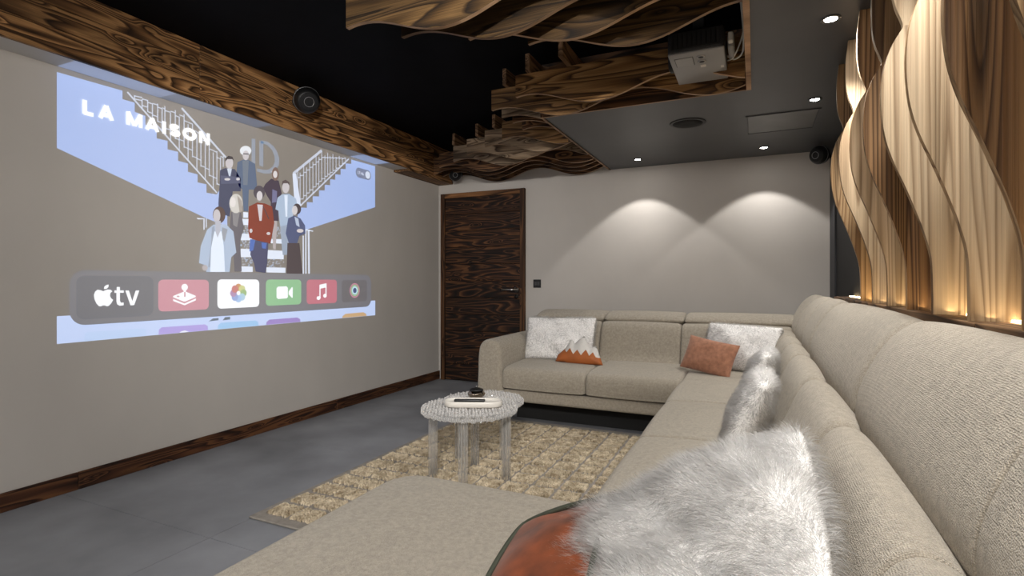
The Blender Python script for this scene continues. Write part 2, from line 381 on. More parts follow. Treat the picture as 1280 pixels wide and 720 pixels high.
sw = tag(empty('light_switch', (-2.085, YF, 1.09)), 'square black double switch plate on pale wall right of door', 'switch')
box('plate', (-2.127, YF - .011, 1.046), (-2.041, YF - .0005, 1.132), M['black'], sw, .004, 2)
for a in (-2.112, -2.081):
    box('rocker', (a, YF - .017, 1.068), (a + .027, YF - .01, 1.11), plain('switch_key', (.05, .05, .052), .3), sw, .003, 1)

# ------------------------------------------------------------------ wavy ceiling fins
WL = .90
def fin_z(u, ph=0): return 2.238 + .052 * math.cos(2 * PI * (u - .08 - ph) / WL)
cfx = tag(empty('wavy_ceiling_baffles', (-1.3, 3.9, ZU)), 'rows of wavy-edged reclaimed wood boards hanging below the black ceiling', 'ceiling feature')
fins = [(1.917, -1.72, RX - .03, 'cf_n', 0), (2.10, -1.544, RX - .03, 'cf_n', 0), (2.25, -1.262, RX - .03, 'cf_n', 0), (2.42, -1.02, RX - .03, 'cf_n', 0),
        (3.085, -1.385, RX - .03, 'cf_a', 0), (3.255, -1.643, RX - .03, 'cf_a', 0), (3.43, -1.65, RX2 - .02, 'cf_c', 0), (3.575, -1.631, RX2 - .02, 'cf_b', .0),
        (3.75, -1.63, RX2 - .02, 'cf_b', .02), (3.935, -1.889, RX2 - .02, 'cf_a', .02), (4.10, -2.135, RX2 - .02, 'cf_c', .02), (4.28, -2.414, RX2 - .02, 'cf_c', .03),
        (4.45, -2.66, RX2 - .02, 'cf_c', .05), (4.62, -2.93, RX2 - .02, 'cf_b', .05), (4.79, XB + .025, RX2 - .02, 'cf_b', .06), (4.96, XB + .025, RX2 - .02, 'cf_b', .12), (5.13, XB + .025, RX2 - .02, 'cf_b', .18)]
def board_poly(name, outline, axis, c0, th, mats, par):
    """outline polygon extruded across 'y' by th; slot 1 on the edges"""
    n = len(outline); V = [(a, c0, z) for a, z in outline] + [(a, c0 + th, z) for a, z in outline]
    Fc = [tuple(range(n)), tuple(range(n, 2 * n))[::-1]] + [(i, i + n, (i + 1) % n + n, (i + 1) % n) for i in range(n)]
    return mk(name, V, Fc, mats, par, False, [0, 0] + [1] * n)
for y, x0, x1, mt, ph in fins:
    N = max(8, int((x1 - x0) / .035)); base = x0 if x0 > XB + .03 else x0 - (y - 4.62) * 1.45
    low = [(x0 + (x1 - x0) * k / N, fin_z(x0 + (x1 - x0) * k / N - (x0 if x0 > XB + .03 else -2.93 - (y - 4.62) * .55), ph)) for k in range(N + 1)]
    board_poly('wavy_board', low + [(x1, 2.42), (x0, 2.42)], 'y', y, .022, [M[mt], M['ply']], cfx)
for x, y0, y1 in ((-1.03, 2.93, 3.34), (-1.29, 3.05, 3.34), (-1.52, 3.2, 5.18), (-2.02, 4.04, 5.18), (-2.28, 4.22, 5.18), (-2.63, 4.4, 5.18), (-.75, 1.85, 2.5), (-1.5, 1.85, 2.2), (-1.10, 1.85, 2.5)):
    box('batten', (x - .014, y0, 2.42), (x + .014, y1, 2.53), M['batten'], cfx, .002, 1)

# ------------------------------------------------------------------ wavy wall fins and ledge
PROF = [(.484, 1.012), (.484, 1.08), (.480, 1.18), (.462, 1.26), (.440, 1.33), (.412, 1.41), (.382, 1.49), (.364, 1.56), (.356, 1.63), (.355, 1.70), (.362, 1.77), (.382, 1.835),
        (.402, 1.872), (.410, 1.89), (.404, 1.915), (.392, 1.95), (.383, 2.0), (.380, 2.06), (.381, 2.13), (.388, 2.2), (.390, ZD)]
wf = tag(empty('wavy_wall_screen', (.53, 2.2, 1.0)), 'row of tall wavy-edged wooden fins standing on a lit ledge behind the sofa', 'wall feature')
w_up = ['wf_c', 'wf_b', 'wf_c', 'wf_c', 'wf_b', 'wf_b', 'wf_c', 'wf_a', 'wf_c']
w_lo = ['wf_a', 'wf_b', 'wf_b', 'wf_c', 'wf_b', 'wf_b', 'wf_c', 'wf_a', 'wf_c']
PR = [tuple(p) for p in catmull(PROF, 81, False)]; kw = 52      # sample 52 is the waist
for k in range(9):
    y = 3.17 - .30 * k
    board_poly('wavy_fin', PR[:kw + 1] + [(XR - .001, PR[kw][1]), (XR - .001, 1.012)], 'y', y, .022, [M[w_lo[k]], M['wf_a']], wf)
    board_poly('wavy_fin', PR[kw:] + [(XR - .001, ZD), (XR - .001, PR[kw][1])], 'y', y, .022, [M[w_up[k]], M['wf_b']], wf)
for a, b_ in ((-.4, .75), (.75, 1.62), (1.62, 2.5), (2.5, 3.3), (3.3, 4.12)):
    box('ledge_plank', (.478, a + .001, .984), (XR - .001, b_ - .001, 1.011), M['ledge'], wf, .002, 1)
box('led_strip', (XR - .022, -.3, 1.0115), (XR - .006, 4.1, 1.017), M['led'], wf)
for k in range(11):
    y = 3.62 - .30 * k + .02
    ld = bpy.data.lights.new('led_light', 'AREA'); ld.shape = 'RECTANGLE'; ld.size = .02; ld.size_y = .26; ld.energy = P_LED; ld.color = (1, .74, .42)
    lo = bpy.data.objects.new('led_light', ld); C.objects.link(lo); lo.location = (XR - .06, y - .3 + .15, 1.022); lo.rotation_euler = (PI, 0.12, 0); setpar(lo, wf)

# ------------------------------------------------------------------ ceiling fittings
def downlight(x, y, label, power, size=100, blend=.25, soft=.02):
    t = tag(empty('downlight', (x, y, ZD)), label, 'lamp', 'recessed ceiling spots')
    lathe('trim_ring', [(.0245, -.0), (.038, -.0), (.039, -.004), (.033, -.007), (.0255, -.004)], M['trim_light'], t, (x, y, ZD), (0, 0, 1), 28)
    lathe('lens', [(.025, -.001), (.025, -.004), (.022, -.005)], M['lens'], t, (x, y, ZD), (0, 0, 1), 24)
    l = bpy.data.lights.new('spot', 'SPOT'); l.energy = power; l.spot_size = math.radians(size); l.spot_blend = blend; l.shadow_soft_size = soft; l.color = WARM
    o = bpy.data.objects.new('spot', l); C.objects.link(o); o.location = (x, y, ZD - .012); setpar(o, t)
    return t
downlight(-.969, 4.863, 'small round ceiling spot lighting the left scallop on far wall', P_WALLWASH, 99, .18)
downlight(.066, 4.863, 'small round ceiling spot lighting the right scallop on far wall', P_WALLWASH, 99, .18)
downlight(.33, 3.71, 'small round ceiling spot beside the ceiling hatch near wall fins', P_SOFA, 125, .6, .03)
downlight(.29, 2.60, 'small round ceiling spot nearest the camera at top right', P_SOFA, 125, .6, .03)
for k, (x, y, wh) in enumerate(((.29, 1.5, 'over the front cushions'), (.29, .4, 'over the nearest headrest'), (.29, -.7, 'just behind the camera'), (.29, -1.8, 'by the rear wall'))):
    downlight(x, y, 'small round ceiling spot ' + wh + ', out of view', P_SOFA if k < 2 else P_REAR, 150, .6, .05)
def add_fill_spot(x, y, aim, label, power, size):  # unseen spots added behind the camera to brighten the left wall
    z = ZD - .05; d = (Vector(aim) - Vector((x, y, z))).normalized()
    t = tag(empty('added_fill_spot', (x, y, ZD)), label, 'lamp', 'added fill spots')
    lathe('ceiling_plate', [(.035, 0), (.035, -.008), (.02, -.01)], M['black'], t, (x, y, ZD), seg=24)
    tube('stem', [(x, y, ZD - .005), (x, y, z)], .007, M['black'], t)
    lathe('head', [(.02, -.05), (.032, -.045), (.034, .03), (.030, .03), (.028, .018)], M['black'], t, (x, y, z), d, 24)
    lathe('lens', [(.0275, .010), (.0275, .016), (.02, .018)], M['lens'], t, (x, y, z), d, 20)
    l = bpy.data.lights.new('spot', 'SPOT'); l.energy = power; l.spot_size = math.radians(size); l.spot_blend = 1.0; l.shadow_soft_size = .05; l.color = WARM
    o = bpy.data.objects.new('spot', l); C.objects.link(o); o.location = Vector((x, y, z)) + d * .035; o.rotation_euler = d.to_track_quat('-Z', 'Y').to_euler(); setpar(o, t)
add_fill_spot(.12, -.55, (-3.3, 4.9, 1.25), 'added fill spot behind the camera aimed at the door corner', P_FILL_SPOT, 62)
add_fill_spot(.12, -1.1, (-3.3, 3.2, .8), 'added fill spot farther behind the camera aimed at the projection wall', P_FILL_SPOT * .5, 62)
def added_fill_globe(x, y, z, label):  # unseen globes added behind the camera as ambient fill light
    t = tag(empty('added_fill_globe', (x, y, z)), label, 'lamp', 'added fill globes')
    lathe('globe', [(.14 * math.sin(a), -.14 * math.cos(a)) for a in np.linspace(.05, PI - .05, 16)], M['globe'], t, (x, y, z), seg=28)
    lathe('stem', [(.012, .135), (.012, ZU - z - .01), (.05, ZU - z - .008), (.05, ZU - z)], M['black'], t, (x, y, z), seg=16)
added_fill_globe(-1.0, -.9, 2.25, 'added opal fill globe nearer the sofa, behind the camera')
added_fill_globe(-2.5, -1.2, 2.25, 'added opal fill globe nearer the projection wall, behind the camera')
sp = tag(empty('ceiling_speaker', (-.43, 3.9, ZD)), 'round flush black speaker grille in the grey ceiling', 'speaker')
lathe('bezel', [(.100, 0), (.122, 0), (.122, -.004), (.118, -.006), (.102, -.005)], M['black'], sp, (-.43, 3.9, ZD), seg=48)
lathe('grille', [(.1005, -.001), (.1005, -.005), (.05, -.008), (.005, -.009)], M['blackmat'], sp, (-.43, 3.9, ZD), seg=48)
ht = tag(empty('ceiling_hatch', (.165, 4.14, ZD)), 'rectangular painted access panel in the grey ceiling', 'hatch')
hx0, hx1, hy0, hy1 = -.06, .385, 3.905, 4.375
for a, b_ in (((hx0, hy0), (hx1, hy0 + .012)), ((hx0, hy1 - .012), (hx1, hy1)), ((hx0, hy0 + .012), (hx0 + .012, hy1 - .012)), ((hx1 - .012, hy0 + .012), (hx1, hy1 - .012))):
    box('hatch_frame', (*a, ZD - .006), (*b_, ZD - .0002), M['ceil_grey'], ht)
box('hatch_panel', (hx0 + .015, hy0 + .015, ZD - .004), (hx1 - .015, hy1 - .015, ZD - .0002), textured('hatch_paint', (.085, .085, .088), .25, 5, .35, .25, 14, .5), ht, .001, 1)

def ball_speaker(c, d, mount, label, r=.075):
    c = Vector(c); d = Vector(d).normalized()
    t = tag(empty('satellite_speaker', c), label, 'speaker', 'black ball speakers')
    prof = [(.02, -r)] + [(r * math.sin(a), -r * math.cos(a)) for a in np.linspace(.3, 2.35, 16)] + [(r * .62, r * .72)]
    b = lathe('body', prof, M['black'], t, c, d, 36)
    lathe('front_grille', [(r * .70, r * .70), (r * .66, r * .735), (r * .3, r * .76), (.002, r * .77)], M['blackmat'], t, c, d, 32)
    R_ = r * .36
    q = Vector((0, 0, 1)).rotation_difference(d)
    tube('badge_ring', [c + q @ Vector((R_ * math.cos(a), R_ * math.sin(a), r * .775)) for a in np.linspace(0, 2 * PI, 28)[:-1]], .0018, M['ring'], t, 6, True)
    tube('seam_ring', [c + q @ Vector((r * .985 * math.cos(a), r * .985 * math.sin(a), r * .12)) for a in np.linspace(0, 2 * PI, 40)[:-1]], .0022, M['ring'], t, 6, True)
    m = Vector(mount)
    tube('bracket', [c - d * r * .6, c * .4 + m * .6, m], .014, M['black'], t, 10)
    lathe('mount_plate', [(.035, 0), (.035, .008), (.02, .012)], M['black'], t, m, (c - m).normalized(), 24)
ball_speaker((-3.0, 2.93, 2.445), (.75, -.42, -.42), (-3.108, 2.93, 2.44), 'black ball speaker mounted midway along the wooden beam', .095)
ball_speaker((-2.975, 5.02, 2.275), (.5, -.85, -.25), (-2.975, 5.125, 2.30), 'black ball speaker in far corner above the door', .068)
ball_speaker((.475, 4.95, 2.135), (-.6, -.75, -.15), (XR - .013, 4.99, 2.12), 'black ball speaker in the corner between far wall and wooden fins')

# projector
pj = tag(empty('projector', (-.27, 3.0, ZU)), 'grey ceiling projector hanging in the recess between the wavy boards', 'projector')
bm = bmesh.new(); bm_box(bm, (-.405, 2.775, 2.25), (-.135, 3.212, 2.37), .022, 4)
bm_obj('body', bm, M['proj_dark'], pj, True)
bm = bmesh.new(); bm_box(bm, (-.403, 2.777, 2.248), (-.137, 3.210, 2.262), .006, 3); tag(bm_obj('bottom_cover', bm, M['projector'], pj, True), 'grey bottom shell')
box('side_vent', (-.385, 2.7735, 2.275), (-.155, 2.7765, 2.355), M['proj_dark'], pj)
for k in range(10):
    box('vent_slat', (-.38 + k * .0225, 2.771, 2.278), (-.375 + k * .0225, 2.7745, 2.352), M['black'], pj)
cvx = box('filter_cover', (-.375, 2.83, 2.2455), (-.29, 2.935, 2.2485), plain('proj_cover', (.31, .31, .315), .35), pj, .001, 1)
box('cover_gap', (-.378, 2.827, 2.2470), (-.287, 2.938, 2.2483), M['proj_dark'], pj)
for yy in (2.845, 2.905):
    lathe('foot_socket', [(.021, 0), (.021, -.003), (.014, -.004)], M['ring'], pj, (-.25, yy, 2.2482), seg=20)
    lathe('socket_hole', [(.013, -.001), (.013, -.0045)], M['proj_dark'], pj, (-.25, yy, 2.2482), seg=16)
box('rating_sticker', (-.262, 2.955, 2.2468), (-.235, 2.985, 2.2483), M['white'], pj)
box('rating_sticker', (-.165, 3.0, 2.2468), (-.150, 3.03, 2.2483), M['white'], pj)
lathe('lens_barrel', [(.055, 0), (.055, .02), (.045, .03), (.040, .018)], M['black'], pj, (-.40, 3.02, 2.31), (-1, 0, 0), 32)
lathe('lens_glass', [(.039, 0), (.03, .012), (.01, .018)], plain('lens_glass', (.05, .06, .12), .05), pj, (-.415, 3.02, 2.31), (-1, 0, 0), 24)
box('ceiling_mount', (-.30, 2.94, 2.37), (-.24, 3.04, ZU), M['black'], pj, .004, 1)
ad = tag(empty('power_adapter', (-.105, 2.93, 2.3)), 'small grey plug adapter hanging beside the projector', 'adapter')
box('case', (-.125, 2.84, 2.27), (-.095, 2.99, 2.345), M['projector'], ad, .008, 2, True)
box('plug_end', (-.122, 2.80, 2.285), (-.098, 2.84, 2.33), M['cable'], ad, .004, 1)
def cable(pts, r, label):
    return tag(tube('cable', catmull(pts, 40, False), r, M['cable'], None, 8), label, 'cable', 'projector cables')
cable([(-.135, 3.02, 2.30), (-.10, 3.0, 2.268), (-.06, 2.93, 2.265), (-.052, 2.84, 2.30), (-.056, 2.78, 2.38), (-.07, 2.74, 2.50)], .0045, 'white cable looping low from the projector side to the recess edge')
cable([(-.13, 2.72, 2.42), (-.10, 2.69, 2.445), (-.07, 2.70, 2.44), (-.052, 2.76, 2.40), (-.056, 2.86, 2.33), (-.10, 2.98, 2.275), (-.135, 3.05, 2.285)], .004, 'white cable arching high above the adapter beside the projector')

# ------------------------------------------------------------------ sectional sofa
so = tag(empty('sectional_sofa', (-.5, 2.8, 0)), 'large beige boucle U-shaped sectional sofa with chaise along the far and right walls', 'sofa')
SF, SS = M['sofa'], M['sofa_seat']
# right run: sections in X-Z, along Y
seatR = [(-.47, .30), (-.475, .38), (-.455, .43), (-.40, .447), (-.2, .455), (.05, .45), (.14, .44), (.15, .30), (-.1, .275), (-.43, .275)]
for a, b_ in ((1.585, 2.34), (2.34, 3.08), (3.08, 3.77)):
    loft('seat_cushion', seatR, 'y', a, b_, .03, SS, so, 60, .006)
backR = [(.03, .42), (.07, .50), (.115, .60), (.15, .68), (.18, .722), (.215, .735), (.255, .715), (.285, .66), (.30, .5), (.28, .42), (.15, .40)]
for a, b_, q0, q1 in ((.20, .90, .045, .014), (.90, 1.64, .014, .05), (1.64, 2.36, .05, .05), (2.36, 3.10, .05, .05), (3.10, 3.62, .05, .05), (3.62, 4.12, .05, .05), (4.12, 4.62, .05, .05)):
    loft('back_cushion', backR, 'y', a, b_, .045, SF, so, 60, .014, r0=q0, r1=q1)
headR = [(.272, .70), (.262, .745), (.272, .81), (.303, .885), (.342, .948), (.382, .986), (.42, 1.0), (.452, .985), (.467, .94), (.465, .85), (.455, .75), (.40, .69), (.32, .675)]
for a, b_, q0, q1 in ((.05, .89, .05, .010), (.89, 1.83, .010, .05), (1.83, 3.22, .05, .05), (3.22, 3.72, .05, .05), (3.72, 4.24, .05, .05), (4.24, 4.80, .05, .05)):
    loft('headrest', headR, 'y', a, b_, .05, SF, so, 64, .012, r0=q0, r1=q1)
box('base', (-.43, 1.5, .18), (.15, 4.45, .29), SF, so, .02, 3, True)
box('back_frame', (.14, .05, .15), (.455, 4.85, .66), SF, so, .03, 3, True)
box('plinth', (-.30, .4, 0), (.40, 4.8, .185), M['plinth'], so)
# chaise: rounded slab
def rounded_slab(name, x0, x1, y0, y1, z0, z1, rc, re, mat, par, crown=.01):
    out = []
    for cx, cy, a0 in ((x1 - rc, y1 - rc, 0), (x0 + rc, y1 - rc, 90), (x0 + rc, y0 + rc, 180), (x1 - rc, y0 + rc, 270)):
        for k in range(9): a = math.radians(a0 + k * 90 / 8); out.append((cx + rc * math.cos(a), cy + rc * math.sin(a), math.cos(a), math.sin(a)))
    n = len(out); V = []; Fc = []
    lv = [(z0, re * .4), (z0 + re * .4, 0)] + [(z1 - re + re * math.sin(a), re * (1 - math.cos(a))) for a in np.linspace(0, PI / 2, 7)]
    cx, cy = (x0 + x1) / 2, (y0 + y1) / 2
    for z, ins in lv:
        for x, y, nx, ny in out: V.append((x - nx * ins, y - ny * ins, z))
    for f, dz in ((.8, .6), (.5, .9), (.2, 1)):
        for x, y, nx, ny in out: V.append((cx + (x - nx * re - cx) * f, cy + (y - ny * re - cy) * f, z1 + crown * dz))
    m = len(lv) + 3
    for i in range(m - 1):
        for k in range(n): Fc.append((i * n + k, i * n + (k + 1) % n, (i + 1) * n + (k + 1) % n, (i + 1) * n + k))
    Fc += [tuple(range(n))[::-1], tuple((m - 1) * n + k for k in range(n))]
    return mk(name, V, Fc, mat, par, True)
rounded_slab('chaise_cushion', -1.155, .12, .35, 1.58, .26, .44, .13, .045, SS, so, .006)
box('chaise_base', (-1.10, .40, .16), (.12, 1.53, .27), SF, so, .02, 3, True)
box('chaise_plinth', (-.98, .5, 0), (-.30, 1.42, .165), M['plinth'], so)
# far run: sections in Y-Z, along X
seatF = [(3.74, .30), (3.735, .38), (3.755, .425), (3.81, .445), (4.0, .455), (4.3, .452), (4.42, .44), (4.43, .30), (4.1, .28), (3.78, .28)]
for a, b_ in ((-1.80, -1.127), (-1.127, -.455)):
    loft('seat_cushion', seatF, 'x', a, b_, .03, SS, so, 60, .006)
loft('corner_seat', [(3.72, .30), (3.72, .40), (3.75, .44), (4.0, .452), (4.3, .452), (4.42, .44), (4.43, .30), (4.1, .28), (3.76, .28)], 'x', -.455, .16, .03, SS, so, 60, .004)
backF = [(4.36, .42), (4.40, .50), (4.44, .62), (4.475, .71), (4.51, .752), (4.56, .765), (4.62, .75), (4.66, .68), (4.67, .5), (4.62, .41), (4.48, .40)]
for a, b_ in ((-1.86, -1.21), (-1.21, -.546), (-.546, .26)):
    loft('back_cushion', backF, 'x', a, b_, .03, SF, so, 60, .01)
headF = [(4.55, .775), (4.555, .80), (4.60, .825), (4.68, .84), (4.78, .845), (4.86, .825), (4.885, .76), (4.86, .70), (4.75, .69), (4.62, .74)]
for a, b_ in ((-1.84, -1.20), (-1.20, -.53), (-.53, .30)):
    loft('headrest', headF, 'x', a, b_, .035, SF, so, 56, .006)
box('base', (-1.80, 3.765, .175), (-.30, 4.5, .268), SF, so, .02, 3, True)
box('back_frame', (-1.87, 4.50, .15), (.465, 4.88, .72), SF, so, .03, 3, True)
box('plinth', (-1.78, 3.99, 0), (.2, 4.8, .18), M['plinth'], so)
armS = [(-2.005, .18), (-2.01, .40), (-2.0, .57), (-1.965, .635), (-1.905, .655), (-1.845, .635), (-1.81, .57), (-1.80, .40), (-1.80, .18), (-1.9, .17)]
loft('armrest', armS, 'y', 3.73, 4.88, .03, SF, so, 60, .004)

# ------------------------------------------------------------------ cushions
def pillow_grid(a, b, T, n=26, pinch=.07, power=.42, wob=0.0, seed=0, backf=1.0):
    """local pillow: half sizes a, b, half thickness T; returns front/back vertices and faces"""
    r = np.random.default_rng(seed); ph = r.uniform(0, 6.28, 6)
    V = []; Fc = []; idx = {}
    for s_ in (1, -1):
        for i in range(n + 1):
            for j in range(n + 1):
                u = math.sin(PI / 2 * (-1 + 2 * i / n)); v = math.sin(PI / 2 * (-1 + 2 * j / n))
                edge = i in (0, n) or j in (0, n)
                if edge and s_ == -1: idx[(s_, i, j)] = idx[(1, i, j)]; continue
                x = a * u * (1 - (pinch * (1 - v * v) if pinch > 0 else -pinch * v ** 4)); y = b * v * (1 - (pinch * (1 - u * u) if pinch > 0 else -pinch * u ** 4))
                z = s_ * T * (1 if s_ > 0 else backf) * max(0, (1 - u ** 2) * (1 - v ** 2)) ** power
                if not edge and wob:
                    z += s_ * wob * (math.sin(3.1 * u + 2.3 * v + ph[0]) + math.sin(5.3 * v - 3.7 * u + ph[1]) * .7 + math.sin(8.1 * u + 6.0 * v + ph[2]) * .4) * (1 - u ** 4) * (1 - v ** 4)
                idx[(s_, i, j)] = len(V); V.append((x, y, z))
    for s_ in (1, -1):
        for i in range(n):
            for j in range(n):
                f = (idx[(s_, i, j)], idx[(s_, i + 1, j)], idx[(s_, i + 1, j + 1)], idx[(s_, i, j + 1)])
                Fc.append(f if s_ == 1 else f[::-1])
    return np.array(V), Fc
def frame_at(center, right, normal):
    n = Vector(normal).normalized(); r = Vector(right); r = (r - n * r.dot(n)).normalized(); u = n.cross(r)
    return Matrix(((r.x, u.x, n.x, center[0]), (r.y, u.y, n.y, center[1]), (r.z, u.z, n.z, center[2]), (0, 0, 0, 1)))
def xf(V, Mx): A = np.array(Mx); return V @ A[:3, :3].T + A[:3, 3]
def fur(name, V, Fc, count, length, comb, par, width=.0011, seed=1):
    r = np.random.default_rng(seed); V = np.asarray(V)
    T = np.array([(f[0], f[1], f[2]) for f in Fc] + [(f[0], f[2], f[3]) for f in Fc])
    A, B, D = V[T[:, 0]], V[T[:, 1]], V[T[:, 2]]; cr = np.cross(B - A, D - A); ar = np.linalg.norm(cr, axis=1); ok = ar > 1e-9
    T, A, B, D, cr, ar = T[ok], A[ok], B[ok], D[ok], cr[ok], ar[ok]
    pick = r.choice(len(T), count, p=ar / ar.sum()); s1 = np.sqrt(r.random(count)); s2 = r.random(count)
    P = A[pick] * (1 - s1)[:, None] + B[pick] * (s1 * (1 - s2))[:, None] + D[pick] * (s1 * s2)[:, None]
    N = cr[pick] / ar[pick][:, None]
    # clumps share a comb direction that drifts over the surface
    k = np.array([[9., 4., 6.], [5., 11., 3.], [7., 6., 10.]])
    drift = np.sin(P @ k.T * 2.2 + np.array([0.3, 1.7, 4.0])) * .55 + np.sin(P @ k * 5.1 + 2.0) * .35
    comb = np.array(comb); d0 = N * .75 + comb * .55 + drift * .45 + r.normal(0, .16, (count, 3))
    d0 -= N * np.minimum(0, np.sum(d0 * N, 1) - .25)[:, None]
    d0 /= np.linalg.norm(d0, axis=1)[:, None]
    d1 = d0 + comb * .35 + np.array([0, 0, -.28]) + r.normal(0, .18, (count, 3)); d1 /= np.linalg.norm(d1, axis=1)[:, None]
    Ln = (length * r.uniform(.65, 1.15, count))[:, None]
    sd = np.cross(d0, r.normal(0, 1, (count, 3))); sd /= np.linalg.norm(sd, axis=1)[:, None]
    W = sd * width * .5; P = P - N * .002
    m1 = P + d0 * Ln * .55; tip = m1 + d1 * Ln * .5
    VV = np.stack([P - W, P + W, m1 - W * .8, m1 + W * .8, tip], 1).reshape(-1, 3)
    o5 = np.arange(count) * 5
    me = bpy.data.meshes.new(name)
    q = np.stack([o5, o5 + 1, o5 + 3, o5 + 2], 1); t = np.stack([o5 + 2, o5 + 3, o5 + 4], 1)
    loops = np.concatenate([q.ravel(), t.ravel()]); me.vertices.add(len(VV)); me.vertices.foreach_set('co', VV.ravel())
    me.loops.add(len(loops)); me.loops.foreach_set('vertex_index', loops.astype(np.int32))
    me.polygons.add(2 * count)
    st = np.concatenate([np.arange(count) * 4, 4 * count + np.arange(count) * 3]); me.polygons.foreach_set('loop_start', st.astype(np.int32))
    me.update(calc_edges=True)
    NN = np.repeat(N * .42 + d0 * .75, 5, axis=0) + np.tile(np.array([0, 0, .15]), (count * 5, 1)); NN /= np.linalg.norm(NN, axis=1)[:, None]
    me.polygons.foreach_set('use_smooth', np.ones(2 * count, bool)); me.normals_split_custom_set_from_vertices(NN.tolist())
    o = mesh_obj(name, me, M['fur'], par); o['kind'] = 'stuff'
    return o
def fur_cushion(label, center, right, normal, a, b, T, count, length, comb, seed, wob=.01, width=.0012, pinch=-.13, backf=1.0):
    t = tag(empty('fur_cushion', center), label, 'cushion', 'white fur cushions')
    V, Fc = pillow_grid(a, b, T, 28, pinch, .36, wob, seed, backf); V = xf(V, frame_at(center, right, normal))
    mk('cover', V, Fc, M['furbase'], t, True)
    fur('fur', V, Fc, count, length, comb, t, width, seed)
    return t
# far left fur cushion leaning on the far backrest
fur_cushion('rectangular white fur cushion leaning at the armrest by the door', (-1.515, 4.285, .625), (1, .05, 0), (0, -.93, .36), .305, .185, .075, 26000, .026, (.1, -.2, -.5), 11, .008, .0016, .03)
fur_cushion('white fur cushion in the sofa corner behind the small rust cushion', (-.10, 4.30, .615), (1, -.35, -.03), (-.32, -.85, .42), .27, .18, .075, 22000, .026, (.0, -.2, -.5), 12, .008, .0016, .03)
fur_cushion('white fur cushion leaning on right backrest, nearest the sofa corner', (.02, 3.13, .585), (-.06, -1, 0), (-.94, .12, .30), .20, .165, .065, 20000, .026, (-.4, -.1, -.5), 13, .006, .0016, -.05)
fur_cushion('white fur cushion leaning on right backrest, next behind the large front one', (-.02, 2.43, .575), (-.10, -1, 0), (-.92, .05, .38), .24, .165, .07, 22000, .028, (-.4, -.2, -.5), 14, .006, .0016, -.05)
# large front fur cushion
fur_cushion('large fluffy white fur cushion in the foreground on the chaise', (-.162, 1.070, .592), (.840, -.170, .515), (-.545, -.330, .771), .31, .185, .058, 80000, .038, (-.30, -.30, -.25), 15, .012, .0010, -.03, .6)
# rust cushion
def plain_cushion(name, label, center, right, normal, a, b, T, mat, seed, group=None):
    t = tag(empty(name, center), label, 'cushion', group)
    V, Fc = pillow_grid(a, b, T, 22, .05, .42, .004, seed); V = xf(V, frame_at(center, right, normal))
    mk('cover', V, Fc, mat, t, True)
    seam = [(u, -1) for u in np.linspace(-1, 1, 16)] + [(1, v) for v in np.linspace(-1, 1, 16)[1:]] + [(u, 1) for u in np.linspace(1, -1, 16)[1:]] + [(-1, v) for v in np.linspace(1, -1, 16)[1:-1]]
    S = xf(np.array([(a * u * (1 - .05 * (1 - v * v)), b * v * (1 - .05 * (1 - u * u)), 0) for u, v in seam]), frame_at(center, right, normal))
    return t, S
t, S = plain_cushion('small_cushion', 'small rust brown corduroy cushion leaning in the sofa corner', (-.30, 4.05, .575), (1, -.42, -.14), (-.28, -.86, .42), .185, .125, .055, M['rust'], 21)
tube('seam', S, .0025, M['rust'], t, 6, True)
# orange velvet cushion with green piping
vc, vr, vn = (-.405, 1.125, .481), (.913, .035, .407), (-.4, -.133, .907)
t, S = plain_cushion('velvet_cushion', 'orange velvet cushion with dark green piping half under the front fur cushion', vc, vr, vn, .18, .225, .06, M['velvet'], 22)
ring_uv = [(u, -.76) for u in np.linspace(-.76, .76, 16)] + [(.76, v) for v in np.linspace(-.76, .76, 16)[1:]] + [(u, .76) for u in np.linspace(.76, -.76, 16)[1:]] + [(-.76, v) for v in np.linspace(.76, -.76, 16)[1:-1]]
S = xf(np.array([(.18 * u * .97 * (1 - .06 * max(0, abs(u * v) - .45)), .225 * v * .97 * (1 - .06 * max(0, abs(u * v) - .45)), .06 * ((1 - u * u) * (1 - v * v)) ** .42 + .002) for u, v in ring_uv]), frame_at(vc, vr, vn))
tube('piping', S, .0065, M['piping'], t, 8, True)
